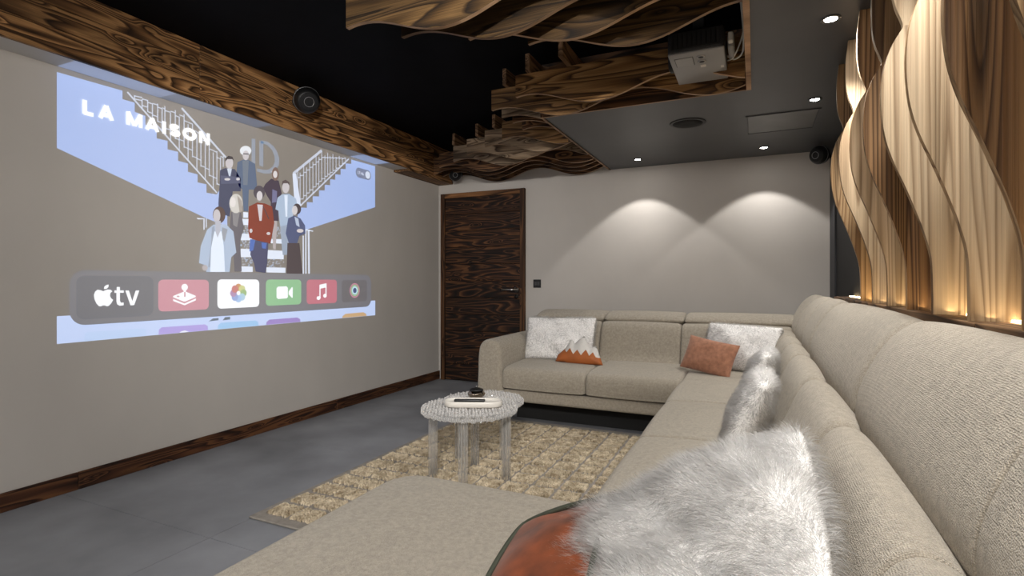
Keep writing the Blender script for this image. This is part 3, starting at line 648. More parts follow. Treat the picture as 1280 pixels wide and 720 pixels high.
# mountain cushion
mt = tag(empty('mountain_cushion', (-1.25, 4.1, .46)), 'mountain-shaped cushion with white peaks over cognac leather on the far seat', 'cushion')
def mountain():
    from mathutils.geometry import delaunay_2d_cdt
    out = [(-1.475, .465), (-1.36, .455), (-1.22, .452), (-1.08, .455), (-1.105, .51), (-1.15, .600), (-1.19, .578), (-1.225, .625), (-1.255, .672), (-1.30, .635), (-1.325, .610), (-1.355, .642), (-1.38, .60), (-1.405, .565), (-1.46, .515)]
    zig = [(-1.405, .565), (-1.375, .545), (-1.35, .580), (-1.315, .535), (-1.285, .570), (-1.25, .530), (-1.22, .572), (-1.185, .528), (-1.16, .555), (-1.135, .518), (-1.105, .51)]
    def sub(P, n, closed):
        r = []
        for i in range(len(P) if closed else len(P) - 1):
            a, b2 = P[i], P[(i + 1) % len(P)]
            r += [(a[0] + (b2[0] - a[0]) * k / n, a[1] + (b2[1] - a[1]) * k / n) for k in range(n)]
        return r if closed else r + [P[-1]]
    A = sub(out, 4, True); Z = sub(zig, 3, False)
    def inside(p):
        c_ = False
        for i in range(len(out)):
            (x0, y0), (x1, y1) = out[i], out[i - 1]
            if (y0 > p[1]) != (y1 > p[1]) and p[0] < (x1 - x0) * (p[1] - y0) / (y1 - y0) + x0: c_ = not c_
        return c_
    def dist(p):
        m = 9
        for i in range(len(out)):
            a, b2 = Vector(out[i]), Vector(out[i - 1]); d = b2 - a; t_ = max(0, min(1, (Vector(p) - a).dot(d) / d.length_squared)); m = min(m, (a + d * t_ - Vector(p)).length)
        return m
    G = [(-1.48 + .014 * i, .45 + .014 * j) for i in range(30) for j in range(17)]
    G = [p for p in G if inside(p) and dist(p) > .008]
    P = A + Z + G; E_ = [(i, (i + 1) % len(A)) for i in range(len(A))] + [(len(A) + i, len(A) + i + 1) for i in range(len(Z) - 1)]
    r = delaunay_2d_cdt([Vector(p) for p in P], E_, [], 0, 1e-5); V2 = [tuple(v) for v in r[0]]
    tri = [f for f in r[2] if inside((sum(V2[i][0] for i in f) / 3, sum(V2[i][1] for i in f) / 3))]
    def zz(x):
        for i in range(len(zig) - 1):
            if zig[i][0] <= x <= zig[i + 1][0]: return zig[i][1] + (zig[i + 1][1] - zig[i][1]) * (x - zig[i][0]) / (zig[i + 1][0] - zig[i][0])
        return 9
    n = len(V2); th = [.055 * min(1, dist(p) / .06) ** .5 if inside(p) or dist(p) > 1e-4 else 0 for p in V2]
    lean = [4.07 + (p[1] - .455) * .35 for p in V2]
    V = [(p[0], lean[i] - th[i], p[1]) for i, p in enumerate(V2)] + [(p[0], lean[i] + th[i], p[1]) for i, p in enumerate(V2)]
    for nm, mat, up in (('leather_slope', M['leather'], False), ('snow_cap', M['snow'], True)):
        F_ = []
        for f in tri:
            cx_ = sum(V2[i][0] for i in f) / 3; cz_ = sum(V2[i][1] for i in f) / 3
            if (cz_ > zz(cx_)) == up: F_ += [tuple(f), tuple(i + n for i in f)[::-1]]
        o = mk(nm, V, F_, mat, mt, True)
        bm = bmesh.new(); bm.from_mesh(o.data); bmesh.ops.delete(bm, geom=[v for v in bm.verts if not v.link_faces], context='VERTS'); bmesh.ops.remove_doubles(bm, verts=bm.verts, dist=1e-5); bmesh.ops.recalc_face_normals(bm, faces=bm.faces); bm.to_mesh(o.data); bm.free()
mountain()

# ------------------------------------------------------------------ rug
rg = tag(empty('rug', (-1.25, 2.8, 0)), 'beige woven rug with a grid of shaggy tufted blocks under the coffee tables', 'rug')
rx0, rx1, ry0, ry1 = -2.16, -.32, 1.755, 3.87
box('rug_base', (rx0, ry0, .001), (rx1, ry1, .011), M['rugbase'], rg, .003, 1)
def tuft_block(sx, sy, n, seed):
    r = np.random.default_rng(seed); V = []; Fc = []
    for k in range(n):
        x, y = r.uniform(-sx, sx), r.uniform(-sy, sy)
        if k % 3 == 0: x = sx * r.choice([-1, 1]) * r.uniform(.85, 1.03)
        a = r.uniform(0, 2 * PI); L_ = r.uniform(.004, .009); h_ = r.uniform(.006, .016); w_ = .0022
        c_, s_ = math.cos(a), math.sin(a); o = len(V)
        for (l, z) in ((-L_, 0), (-L_ * .6, h_), (L_ * .6, h_ * r.uniform(.6, 1.1)), (L_, 0)):
            V += [(x + c_ * l - s_ * w_, y + s_ * l + c_ * w_, z), (x + c_ * l + s_ * w_, y + s_ * l - c_ * w_, z)]
        for q in range(3): Fc.append((o + 2 * q, o + 2 * q + 1, o + 2 * q + 3, o + 2 * q + 2))
    me = bpy.data.meshes.new('tufted_block'); me.from_pydata(V, [], Fc); me.update(); me.materials.append(M['pile'])
    return me
nx, ny = 12, 14; cw = (rx1 - rx0 - .08) / nx; ch = (ry1 - ry0 - .12) / ny
variants = [tuft_block(cw * .39, ch * .37, 760, 50 + k) for k in range(5)]
for i in range(nx):
    for j in range(ny):
        o = bpy.data.objects.new('tufted_block', variants[(i * 3 + j * 7) % 5]); C.objects.link(o); o.parent = rg
        o.location = (rx0 + .04 + (i + .5) * cw - rg.location.x, ry0 + .04 + (j + .5) * ch - rg.location.y, .010)
        o.rotation_euler = (0, 0, PI * ((i + j) % 2))

# ------------------------------------------------------------------ coffee tables
def clear_table(cx, cy, h_, r, label, angs, legr):
    t = tag(empty('coffee_table', (cx, cy, .011)), label, 'table', 'clear moulded coffee tables')
    # scalloped disc
    n = 144; prof = []
    V = []; Fc = []
    for z, rr in ((h_ - .032, r - .006), (h_ - .028, r), (h_ - .008, r), (h_ - .004, r - .006)):
        for k in range(n):
            a = 2 * PI * k / n; q = rr + .004 * math.cos(48 * a); V.append((cx + q * math.cos(a), cy + q * math.sin(a), z))
    for i in range(3):
        for k in range(n): Fc.append((i * n + k, i * n + (k + 1) % n, (i + 1) * n + (k + 1) % n, (i + 1) * n + k))
    Fc += [tuple(range(n))[::-1], tuple(3 * n + k for k in range(n))]
    top = mk('table_top', V, Fc, M['clear'], t)
    V = []; Fc = []; sp_ = .0205; rows_ = int(r / (sp_ * .866)) + 1
    for j in range(-rows_, rows_ + 1):
        for i in range(-40, 41):
            x = (i + .5 * (j % 2)) * sp_; y = j * sp_ * .866
            if x * x + y * y > (r - .004) ** 2: continue
            x += random.uniform(-.003, .003); y += random.uniform(-.003, .003); q = random.uniform(.006, .0105); hh = random.uniform(.004, .014); o = len(V)
            for k in range(6):
                a = k * PI / 3; V.append((cx + x + q * math.cos(a), cy + y + q * math.sin(a), h_ - .005))
            for k in range(6):
                a = k * PI / 3 + .3; V.append((cx + x + q * .5 * math.cos(a), cy + y + q * .5 * math.sin(a), h_ - .005 + hh))
            for k in range(6): Fc.append((o + k, o + (k + 1) % 6, o + 6 + (k + 1) % 6, o + 6 + k))
            Fc.append(tuple(o + 6 + k for k in range(6)))
    for k in range(150):
        a = 2 * PI * k / 150; o = len(V); q = random.uniform(.005, .008); cz = h_ - .018 + random.uniform(-.006, .006)
        for dz, s_ in ((-.012, .4), (-.006, 1), (.006, 1), (.012, .4)):
            for m_ in range(5):
                b_ = m_ * 2 * PI / 5; V.append((cx + (r + .001 + q * s_ * math.cos(b_)) * math.cos(a) - q * s_ * math.sin(b_) * math.sin(a), cy + (r + .001 + q * s_ * math.cos(b_)) * math.sin(a) + q * s_ * math.sin(b_) * math.cos(a), cz + dz))
        for i in range(3):
            for m_ in range(5): Fc.append((o + i * 5 + m_, o + i * 5 + (m_ + 1) % 5, o + (i + 1) * 5 + (m_ + 1) % 5, o + (i + 1) * 5 + m_))
        Fc += [tuple(o + 4 - m_ for m_ in range(5)), tuple(o + 15 + m_ for m_ in range(5))]
    nb = mk('moulded_texture', V, Fc, M['clear_nub'], top, False); nb['kind'] = 'stuff'
    for a in angs:
        a = math.radians(a); px, py = cx + (r - .055) * math.cos(a), cy + (r - .055) * math.sin(a); n = 10; V = []; Fc = []
        for q in range(6):      # a leg is a ring of six slim rods moulded together
            ox, oy = px + legr * .66 * math.cos(q * PI / 3 + a), py + legr * .66 * math.sin(q * PI / 3 + a); o = len(V)
            for z in (.012, h_ - .031):
                for k in range(n):
                    b_ = 2 * PI * k / n; V.append((ox + legr * .36 * math.cos(b_), oy + legr * .36 * math.sin(b_), z))
            for k in range(n): Fc.append((o + k, o + (k + 1) % n, o + n + (k + 1) % n, o + n + k))
            Fc += [tuple(o + k for k in range(n))[::-1], tuple(o + n + k for k in range(n))]
        mk('leg', V, Fc, M['clear_leg'], t, True)
TZ = .418
clear_table(-1.455, 2.61, TZ, .262, 'taller clear plastic coffee table nearer the chaise, carrying the white tray', (20, 110, 200, 290), .026)
clear_table(-1.58, 3.02, .365, .25, 'lower clear plastic coffee table tucked behind, nearer the far sofa', (65, 155, 245, 335), .022)
# tray, remote, bowl
tr = tag(empty('tray', (-1.40, 2.57, TZ)), 'white oval ceramic tray on the clear coffee table', 'tray')
tdir = Vector((CO, SI * .9, 0)).normalized(); tper = Vector((-tdir.y, tdir.x, 0)); tcen = Vector((-1.425, 2.60, TZ + .003))
def stadium(L_, R_, n=12):
    return [( (L_ if math.cos(a) > 0 else -L_) + R_ * math.cos(a), R_ * math.sin(a)) for a in [(-PI / 2 + PI * k / n) for k in range(n + 1)]] + [(-L_ + R_ * math.cos(a), R_ * math.sin(a)) for a in [(PI / 2 + PI * k / n) for k in range(n + 1)]]
rings = [(.096, .056, 0), (.10, .060, .004), (.10, .060, .030), (.098, .058, .032), (.0955, .0555, .030), (.094, .054, .020), (.05, .03, .019)]
V = []; Fc = []
for L_, R_, z in rings:
    st = stadium(.10, R_) if L_ > .06 else stadium(.05, .02)
    for x, y in st: V.append(tcen + tdir * x + tper * y + Vector((0, 0, z)))
n = len(V) // len(rings)
for i in range(len(rings) - 1):
    for k in range(n): Fc.append((i * n + k, i * n + (k + 1) % n, (i + 1) * n + (k + 1) % n, (i + 1) * n + k))
Fc += [tuple(range(n))[::-1], tuple((len(rings) - 1) * n + k for k in range(n))]
mk('dish', V, Fc, M['tray'], tr, True)
rc = tag(empty('remote_control', tcen), 'slim black remote control lying in the white tray', 'remote')
Rm = Matrix.Translation(tcen + Vector((0, 0, .028)) + tdir * -.02 + tper * -.004) @ Matrix(((tdir.x, tper.x, 0, 0), (tdir.y, tper.y, 0, 0), (0, 0, 1, 0), (0, 0, 0, 1))) @ Matrix.Rotation(-.12, 4, 'X')
bm = bmesh.new(); bm_box(bm, (-.085, -.022, -.006), (.085, .022, .008), .004, 2); bm.transform(Rm); bm_obj('handset', bm, M['remote'], rc, True)
for k in range(8):
    bm = bmesh.new(); bm_box(bm, (-.075 + k * .014, .004, .008), (-.067 + k * .014, .012, .0095)); bm.transform(Rm); bm_obj('button', bm, M['keys'], rc)
bw = tag(empty('bowl', (-1.50, 2.775, TZ)), 'small smoked chrome bowl with a lid knob behind the tray', 'bowl')
bc = (-1.505, 2.785, TZ + .003)
lathe('body', [(.024, 0), (.040, .006), (.052, .020), (.053, .027), (.046, .037), (.038, .043), (.0365, .043), (.043, .034), (.03, .02), (.004, .018)], M['chrome'], bw, bc, seg=40)
lathe('lid', [(.0405, .043), (.0405, .050), (.032, .054), (.005, .056)], M['black'], bw, bc, seg=36)
lathe('knob', [(.0025, .055), (.0025, .063), (.005, .066), (.003, .071)], M['steel'], bw, bc, seg=14)

# ------------------------------------------------------------------ projected picture on the left wall
def wp(px, py):
    """photo pixel -> (y, z) on the left wall plane"""
    a = (px - 640) / F; b = (352 - py) / F; vx, vy = -SI + CO * a, CO + SI * a; t = XL / vx
    return (vy * t, EYE + b * t)
PJ_W = lin((128, 117, 106)); ecache = {}
def emat(rgb, gain=1.0):  # projector light painted in: glow above wall tone, darker base below it
    key = (tuple(rgb), gain)
    if key in ecache: return ecache[key]
    m, nt, b = newmat('projected_light_%d_%d_%d' % tuple(rgb)); L = nt.links
    b.inputs['Base Color'].default_value = (*[a_ * min(1, x / y_) for a_, x, y_ in zip(WALLC, lin(rgb), PJ_W)], 1); b.inputs['Roughness'].default_value = .9; b.inputs['Specular IOR Level'].default_value = .1
    e = [max(0, x - y_) * gain for x, y_ in zip(lin(rgb), PJ_W)]
    b.inputs['Emission Color'].default_value = (*e, 1); b.inputs['Emission Strength'].default_value = .5
    ecache[key] = m; return m
pim = tag(empty('projected_image', (XL, 2.8, 1.5)), 'bright projected streaming menu picture with stairs and people on the left wall', 'projection')
LAY = .0006
def flat(name, yz, rgb, layer, par=pim, gain=1.0):
    V = [(XL + .0006 + layer * LAY, y, z) for y, z in yz]
    ar = sum(yz[i][0] * yz[(i + 1) % len(yz)][1] - yz[(i + 1) % len(yz)][0] * yz[i][1] for i in range(len(yz)))
    f = tuple(range(len(V))) if ar > 0 else tuple(range(len(V)))[::-1]
    return mk(name, V, [f], emat(rgb, gain), par)
def fpx(name, pts, rgb, layer, par=pim): return flat(name, [wp(*p) for p in pts], rgb, layer, par)
def multi(name, polys, rgb, layer, par=pim):
    V = []; Fc = []
    for yz in polys:
        ar = sum(yz[i][0] * yz[(i + 1) % len(yz)][1] - yz[(i + 1) % len(yz)][0] * yz[i][1] for i in range(len(yz)))
        o = len(V); V += [(XL + .0006 + layer * LAY, y, z) for y, z in yz]
        f = tuple(o + k for k in range(len(yz))); Fc.append(f if ar > 0 else f[::-1])
    return mk(name, V, Fc, emat(rgb), par)
def linepx(p, q, w_):
    (y0, z0), (y1, z1) = wp(*p), wp(*q); d = math.hypot(y1 - y0, z1 - z0); nx_, nz_ = -(z1 - z0) / d * w_ / 2, (y1 - y0) / d * w_ / 2
    return [(y0 - nx_, z0 - nz_), (y1 - nx_, z1 - nz_), (y1 + nx_, z1 + nz_), (y0 + nx_, z0 + nz_)]
def ell(cx, cy, rx, ry, n=18): return [(cx + rx * math.cos(2 * PI * k / n), cy + ry * math.sin(2 * PI * k / n)) for k in range(n)]
def rrect(y0, y1, z0, z1, r, n=6):
    out = []
    for cy, cz, a0 in ((y1 - r, z1 - r, 0), (y0 + r, z1 - r, 90), (y0 + r, z0 + r, 180), (y1 - r, z0 + r, 270)):
        for k in range(n + 1): a = math.radians(a0 + 90 * k / n); out.append((cy + r * math.cos(a), cz + r * math.sin(a)))
    return out
def text(name, s_, y, z, h_, rgb, layer, par=pim, stretch=1.0, space=1.0, bold=0):
    cu = bpy.data.curves.new(name, 'FONT'); cu.body = s_; cu.size = h_; cu.space_character = space; cu.offset = bold; cu.resolution_u = 3
    tmp = bpy.data.objects.new(name, cu); C.objects.link(tmp); bpy.context.view_layer.update()
    me = bpy.data.meshes.new_from_object(tmp); bpy.data.objects.remove(tmp)
    for v in me.vertices: v.co = (XL + .0006 + layer * LAY, y + v.co.x * stretch, z + v.co.y)
    me.update(); me.materials.clear()
    o = mesh_obj(name, me, emat(rgb), par)
    return o
BG = (168, 185, 230)
xsL = [153, 168.3, 181.7, 195.8, 209.4, 222.5, 234.8, 246.9, 258, 271]; bot = [124, 139.8, 156, 173, 186.7, 201, 214.8, 228, 241]; top_ = [128.3, 145, 160, 176, 189.8, 204.4, 218, 230.4, 243]
pl = [(71, 90), (153, 113.4)]
for k in range(9): pl += [(xsL[k], bot[k]), (xsL[k + 1], top_[k])]
pl += [(274, 238), (284, 236), (284, 283), (258, 273), (71, 185)]
fpx('stair_wall_left', pl, BG, 0)
fpx('stair_wall_right', [(468.8, 207.8), (468.8, 259), (388, 285.5), (372, 291), (372, 262), (375.6, 259.5), (383.6, 259.8), (383.6, 252.6), (390.9, 253), (390.9, 245.3), (398.8, 245.6), (398.8, 238), (405.9, 238), (405.9, 231), (412.6, 231.5), (412.6, 224), (419, 224.7), (419, 217.8), (425.7, 218.5), (425.7, 211), (432, 211.4), (432, 204.3), (439, 204.8), (439, 199.4)], BG, 0)
fpx('floor_strip', [(71, 395.2), (469, 375.6), (469, 394), (71, 430)], (196, 209, 242), 0)
RAIL = (196, 200, 214)
ln = [linepx((159, 115), (271, 241), .010), linepx((227, 135), (285, 200), .014)]
def yline(x, p, q): return p[1] + (q[1] - p[1]) * (x - p[0]) / (q[0] - p[0])
bx_ = [160.5, 168, 177.5, 184.5, 190.5, 197, 202.5, 206, 213, 219, 224, 230, 235, 240.5, 246, 251, 256.5, 261.5, 266.5, 271, 275.5, 279]
for k, x in enumerate(bx_):
    yt = 115.5 + (x - 158) * .3 if x < 227 else yline(x, (227, 135), (285, 200)); yb = min(yline(x, (159, 115), (271, 241)), 244 if x < 272 else 244 - (x - 271) * 4)
    if yb - yt < 3: continue
    if k % 2: ln.append(linepx((x, yt + (yb - yt) * .08), (x, yb - (yb - yt) * .18), .006))
    else: ln.append(linepx((x, yt + (yb - yt) * .2), (x, yb), .006))
    if k + 1 < len(bx_):
        for f in (.22, .80):
            yy = yt + (yb - yt) * (f if k % 2 else f - .06); ln.append(linepx((x, yy), (bx_[k + 1], yy + 2.0), .006))
multi('stair_railing_left', ln, RAIL, 1)
ln = [linepx((375.5, 257), (436, 198.5), .012), linepx((366.5, 217), (402, 188), .020)]
bx_ = [372, 375, 379.5, 383, 387, 391, 395, 398.5, 402, 406, 409.5, 412.5, 416, 420, 424, 428, 432]
for k, x in enumerate(bx_):
    yt = yline(x, (366.5, 217), (402, 188)) if x < 402 else 188.5 + (x - 402) * .29; yb = yline(x, (375.5, 257), (436, 198.5))
    if yb - yt < 3: continue
    ln.append(linepx((x, yt + (yb - yt) * (.12 if k % 2 else 0)), (x, yb - (yb - yt) * (0 if k % 2 else .12)), .007))
    if k + 1 < len(bx_):
        for f in (.2, .82):
            yy = yt + (yb - yt) * f; ln.append(linepx((x, yy), (bx_[k + 1], yy - .5), .007))
multi('stair_railing_right', ln, RAIL, 1)
fpx('newel_post', [(365.5, 217), (370, 217), (376, 258), (368, 254)], (216, 223, 240), 2)
# monogram on the wall behind the group
g = fpx('monogram_stroke', [(314.4, 173), (319, 174), (319, 206), (314.4, 205)], (142, 146, 158), 1)
fpx('monogram_stroke', [(324, 176), (329, 177), (329, 208.5), (324, 207)], (142, 146, 158), 1)
fpx('monogram_arc', [(326, 175.5), (334, 177), (341, 182), (346, 189), (349, 198), (348.5, 206), (345, 213), (338, 217), (330, 217), (321, 214.5), (321, 210.5), (330, 212.5), (336, 212), (341, 208), (343.5, 202), (343, 195), (340, 187.5), (334, 181.5), (329, 179.8), (326, 179.3)], (142, 146, 158), 1)
# letters of the title, drawn with heavy strokes
def arc(cx, cy, rx, ry, a0, a1, n=14): return [(cx + rx * math.cos(math.radians(a0 + (a1 - a0) * k / n)), cy + ry * math.sin(math.radians(a0 + (a1 - a0) * k / n))) for k in range(n + 1)]
GL = {'L': [[(.09, 1), (.09, 0)], [(0, .08), (1, .08)]], 'A': [[(.06, 0), (.5, 1)], [(.94, 0), (.5, 1)], [(.2, .3), (.8, .3)]], 'M': [[(.08, 0), (.08, 1)], [(.92, 0), (.92, 1)], [(.08, 1), (.5, .05)], [(.92, 1), (.5, .05)]],
      'I': [[(.5, 0), (.5, 1)]], 'N': [[(.09, 0), (.09, 1)], [(.91, 0), (.91, 1)], [(.09, 1), (.91, 0)]], 'O': [arc(.5, .5, .43, .43, 0, 360, 30)],
      'S': [arc(.5, .735, .40, .195, 25, 270) + arc(.5, .27, .42, .20, 90, -160)]}
z0 = wp(104, 142.3)[1]; hcap = wp(104, 124.6)[1] - z0
for ch_, a, b_ in (('L', 104.3, 116.4), ('A', 123.8, 140.6), ('M', 158.2, 176.7), ('A', 182, 197.4), ('I', 202.4, 207), ('S', 212.3, 223.6), ('O', 228.8, 244), ('N', 249.2, 260.9)):
    y0 = wp(a, 150)[0]; y1 = wp(b_, 150)[0]; tk = .0112; polys = []
    for line in GL[ch_]:
        P = [(y0 + (y1 - y0) * u, z0 + hcap * (.08 + v * .84 if ch_ in 'SO' else v)) for u, v in line]
        for i in range(len(P) - 1):
            dy, dz = P[i + 1][0] - P[i][0], P[i + 1][1] - P[i][1]; d = math.hypot(dy, dz); ny_, nz_ = -dz / d * tk, dy / d * tk
            ex, ez = (dy / d * tk * .25, dz / d * tk * .25) if len(P) > 2 else (0, 0)
            polys.append([(P[i][0] - ny_ - ex, P[i][1] - nz_ - ez), (P[i + 1][0] - ny_ + ex, P[i + 1][1] - nz_ + ez), (P[i + 1][0] + ny_ + ex, P[i + 1][1] + nz_ + ez), (P[i][0] + ny_ - ex, P[i][1] + nz_ - ez)])
    multi('title_letter', polys, (252, 252, 253), 8)
# people: flat figures of the picture
def c3(p): return (230 + p[0] / 3.79, 160 + p[1] / 3.79)
def figure(layer, items):
    root = None
    for nm, pts, col in items:
        o = fpx(nm if root else 'figure', [c3(p) for p in pts], col, layer, root or pim); layer += .25
        if root is None: root = o
    return root
SK = (196, 188, 190); DK = (84, 76, 72)
for pts in ([(280, 398), (303, 400), (303, 425), (280, 425)], [(268, 430), (312, 432), (312, 460), (268, 460)], [(268, 500), (322, 502), (322, 532), (268, 532)], [(268, 572), (322, 574), (322, 612), (268, 612)], [(395, 578), (472, 582), (472, 622), (395, 620)], [(395, 525), (470, 527), (470, 548), (395, 545)], [(268, 655), (325, 657), (325, 682), (268, 682)], [(390, 660), (480, 662), (480, 686), (390, 684)]):
    fpx('stair_tread', [c3(p) for p in pts], (222, 228, 242), 1)
flo = []
for (x0, x1, y0, y1) in ((266, 318, 462, 500), (266, 322, 534, 572), (266, 325, 614, 655), (395, 475, 622, 660), (405, 470, 470, 525)):
    for k in range(26):
        x, y = random.uniform(x0, x1), random.uniform(y0, y1); flo.append([wp(*c3(p)) for p in ell(x, y, random.uniform(2, 5), random.uniform(2, 5), 6)])
multi('floral_riser', flo, (168, 172, 186), 1)['kind'] = 'stuff'
figure(2, [('suit', [(170, 200), (195, 190), (240, 195), (268, 240), (268, 300), (230, 300), (215, 420), (163, 400), (162, 355), (168, 270)], (78, 76, 88)),
           ('shirt', [(203, 192), (226, 192), (216, 245)], (196, 204, 220)), ('sleeve', [(172, 225), (262, 232), (268, 262), (175, 265)], (90, 88, 102)), ('hands', ell(204, 243, 14, 6), (204, 198, 200)), ('hands', ell(255, 242, 9, 6), (204, 198, 200)),
           ('face', ell(214, 166, 18, 27), SK), ('hair', [(194, 160), (195, 142), (210, 132), (228, 136), (236, 155), (228, 148), (204, 148)], (74, 66, 64))])
figure(2, [('jacket', [(252, 162), (280, 150), (306, 152), (336, 170), (345, 270), (334, 292), (306, 292), (303, 395), (282, 395), (275, 290), (262, 280), (246, 240)], (92, 98, 116)),
           ('sweater', [(276, 154), (306, 154), (300, 270), (280, 270)], (110, 112, 124)), ('hair', ell(291, 108, 27, 23), (226, 228, 232)), ('face', ell(292, 130, 15, 23), SK), ('glasses', [(279, 120), (305, 121), (305, 126), (279, 125)], (90, 84, 84))])
figure(2, [('dress', [(385, 265), (412, 240), (448, 250), (462, 310), (445, 350), (448, 440), (412, 440), (410, 350), (392, 320), (374, 285)], (76, 64, 70)), ('legs', [(414, 440), (440, 440), (434, 575), (422, 575)], (176, 164, 164)),
           ('sheen', [(418, 290), (440, 300), (438, 350), (416, 355)], (112, 106, 138)), ('hair', ell(432, 218, 17, 32), (120, 96, 84)), ('face', ell(431, 220, 10, 17), (214, 206, 206))])
figure(3, [('shirt', [(432, 385), (442, 330), (465, 314), (497, 312), (530, 335), (540, 390), (516, 402), (516, 455), (455, 466), (446, 392)], (166, 182, 204)),
           ('tee', [(474, 318), (490, 318), (488, 420), (480, 420)], (222, 230, 244)), ('trousers', [(455, 466), (500, 456), (494, 600), (466, 602)], (150, 160, 178)), ('face', ell(481, 282, 17, 27), SK), ('hair', [(462, 275), (465, 252), (480, 245), (497, 256), (498, 272), (490, 262), (470, 262)], (92, 78, 74))])
figure(4, [('coat', [(222, 398), (268, 398), (282, 470), (264, 540), (272, 680), (238, 680), (230, 560), (214, 480)], (104, 96, 96)), ('collar', [(228, 400), (262, 402), (250, 470), (232, 460)], (130, 124, 126)), ('hair', ell(245, 358, 32, 46), (204, 198, 190)), ('face', ell(230, 352, 14, 24), (226, 218, 214)), ('hair_shade', [(250, 318), (272, 345), (276, 395), (262, 402), (256, 360)], (160, 148, 138))])
figure(5, [('cardigan', [(306, 372), (345, 353), (382, 358), (416, 372), (426, 450), (408, 548), (370, 542), (308, 520), (302, 470)], (126, 66, 52)), ('top', [(345, 362), (372, 364), (366, 440), (356, 440)], (206, 196, 200)),
           ('jeans', [(318, 528), (398, 544), (392, 640), (384, 686), (338, 680), (330, 640), (312, 600)], (84, 80, 96)), ('jeans_pocket', [(312, 526), (336, 532), (326, 580), (308, 585)], (88, 104, 176)), ('jeans_pocket', [(365, 542), (390, 546), (386, 572), (368, 570)], (88, 104, 176)),
           ('hair', ell(354, 305, 27, 32), (86, 76, 78)), ('face', ell(356, 322, 14, 23), (208, 200, 202)), ('bag_strap', [(370, 370), (374, 370), (402, 430), (398, 432)], (80, 70, 70)), ('hand', ell(315, 487, 7, 10), (206, 196, 196)), ('hand', ell(398, 500, 9, 7), (206, 196, 196))])
figure(5, [('jacket', [(480, 500), (492, 428), (520, 415), (550, 428), (572, 462), (574, 500), (545, 512), (535, 545), (496, 548)], (86, 88, 112)), ('lapel', [(522, 420), (540, 430), (546, 470), (530, 460)], (180, 190, 212)), ('skirt', [(488, 545), (545, 545), (560, 692), (484, 692)], (84, 72, 70)),
           ('hair', ell(533, 384, 20, 26), (82, 70, 68)), ('face', ell(523, 390, 13, 22), (206, 198, 198)), ('hands', ell(548, 487, 16, 9), (206, 196, 196))])
figure(6, [('coat', [(70, 640), (78, 560), (108, 482), (138, 458), (196, 456), (232, 490), (246, 590), (222, 612), (214, 682), (104, 682), (100, 650)], (172, 186, 208)), ('lapel', [(130, 470), (142, 462), (150, 540), (122, 660), (112, 660), (125, 560)], (150, 158, 174)), ('lapel', [(178, 470), (205, 480), (190, 540), (176, 520)], (150, 152, 160)),
           ('blouse', [(142, 490), (176, 490), (186, 560), (192, 682), (122, 682), (126, 570)], (226, 234, 248)), ('hair', ell(164, 412, 30, 40), (94, 76, 68)), ('face', ell(153, 416, 17, 31), SK), ('neck', [(146, 440), (172, 440), (170, 488), (156, 520), (146, 488)], (180, 180, 190)), ('hand', ell(97, 662, 13, 14), (180, 170, 170))])
multi('handrail_end', [[wp(*c3(p)) for p in q] for q in ([(58, 426), (90, 428), (92, 432), (66, 433)], [(92, 428), (97, 428), (97, 480), (92, 484)], [(103, 428), (107, 428), (107, 470), (103, 474)], [(575, 478), (612, 487), (610, 491), (575, 484)], [(574, 482), (580, 482), (580, 690), (574, 690)], [(586, 484), (594, 484), (596, 690), (588, 690)], [(562, 510), (567, 510), (568, 690), (562, 690)])], (214, 220, 236), 1)
# clock pill
y0, z1 = wp(444.5, 208.5); y1, _ = wp(463.5, 215); z0 = wp(444.5, 221)[1]
pill = flat('clock_pill', rrect(y0, y1, z0, z1, (z1 - z0) * .48), (128, 130, 150), 1)
text('clock_text', '17:46', y0 + .018, z0 + (z1 - z0) * .33, (z1 - z0) * .46, (224, 230, 246), 2, pill)
flat('avatar_dot', ell(y1 - (z1 - z0) * .5, (z0 + z1) / 2, (z1 - z0) * .38, (z1 - z0) * .38), (216, 222, 236), 2, pill)
# app dock
yl, zt = wp(86.3, 337.3); zb = wp(86.3, 407.4)[1]; yr = wp(463.3, 345)[0]
dock = flat('app_dock', rrect(yl, yr, zb, zt, .075, 8), (126, 120, 122), 8)
def icon(pl_, pr_, pt, pb, rgb, name, r=.030):
    y0, z1 = wp(pl_, pt); z0 = wp(pl_, pb)[1]; y1 = wp(pr_, pt)[0]
    return flat(name, rrect(y0, y1, z0, z1, r), rgb, 9, dock), y0, y1, z0, z1
def glyph(par, polys, rgb, layer=10, name='glyph'): return multi(name, polys, rgb, layer, par)
WH = (250, 250, 252)
# tv tile: bitten fruit emblem and two letters
ic, y0, y1, z0, z1 = icon(94.5, 191, 344.4, 399.8, (118, 112, 112), 'app_tile', .04)
def gpx(L_): return [wp(80 + x / 6.4, 335 + y / 6.4) for x, y in L_]
fruit = [(308, 186), (290, 178), (262, 174), (243, 190), (234, 214), (238, 250), (254, 284), (275, 306), (290, 306), (305, 299), (322, 299), (338, 306), (352, 303), (372, 282), (388, 254), (372, 243), (362, 222), (366, 200), (382, 186), (368, 174), (345, 172), (325, 178)]
glyph(ic, [gpx(fruit), gpx([(314, 168), (316, 150), (330, 138), (352, 132), (350, 152), (336, 166)])], WH, 10, 'emblem')
glyph(ic, [gpx([(416, 152), (442, 152), (442, 179), (473, 179), (473, 198), (442, 198), (442, 262), (450, 277), (472, 276), (472, 298), (440, 302), (420, 290), (414, 268), (414, 198), (398, 198), (398, 179), (416, 179)]), gpx([(485, 180), (514, 180), (541, 264), (568, 180), (597, 180), (556, 297), (526, 298)])], WH, 10, 'letters')
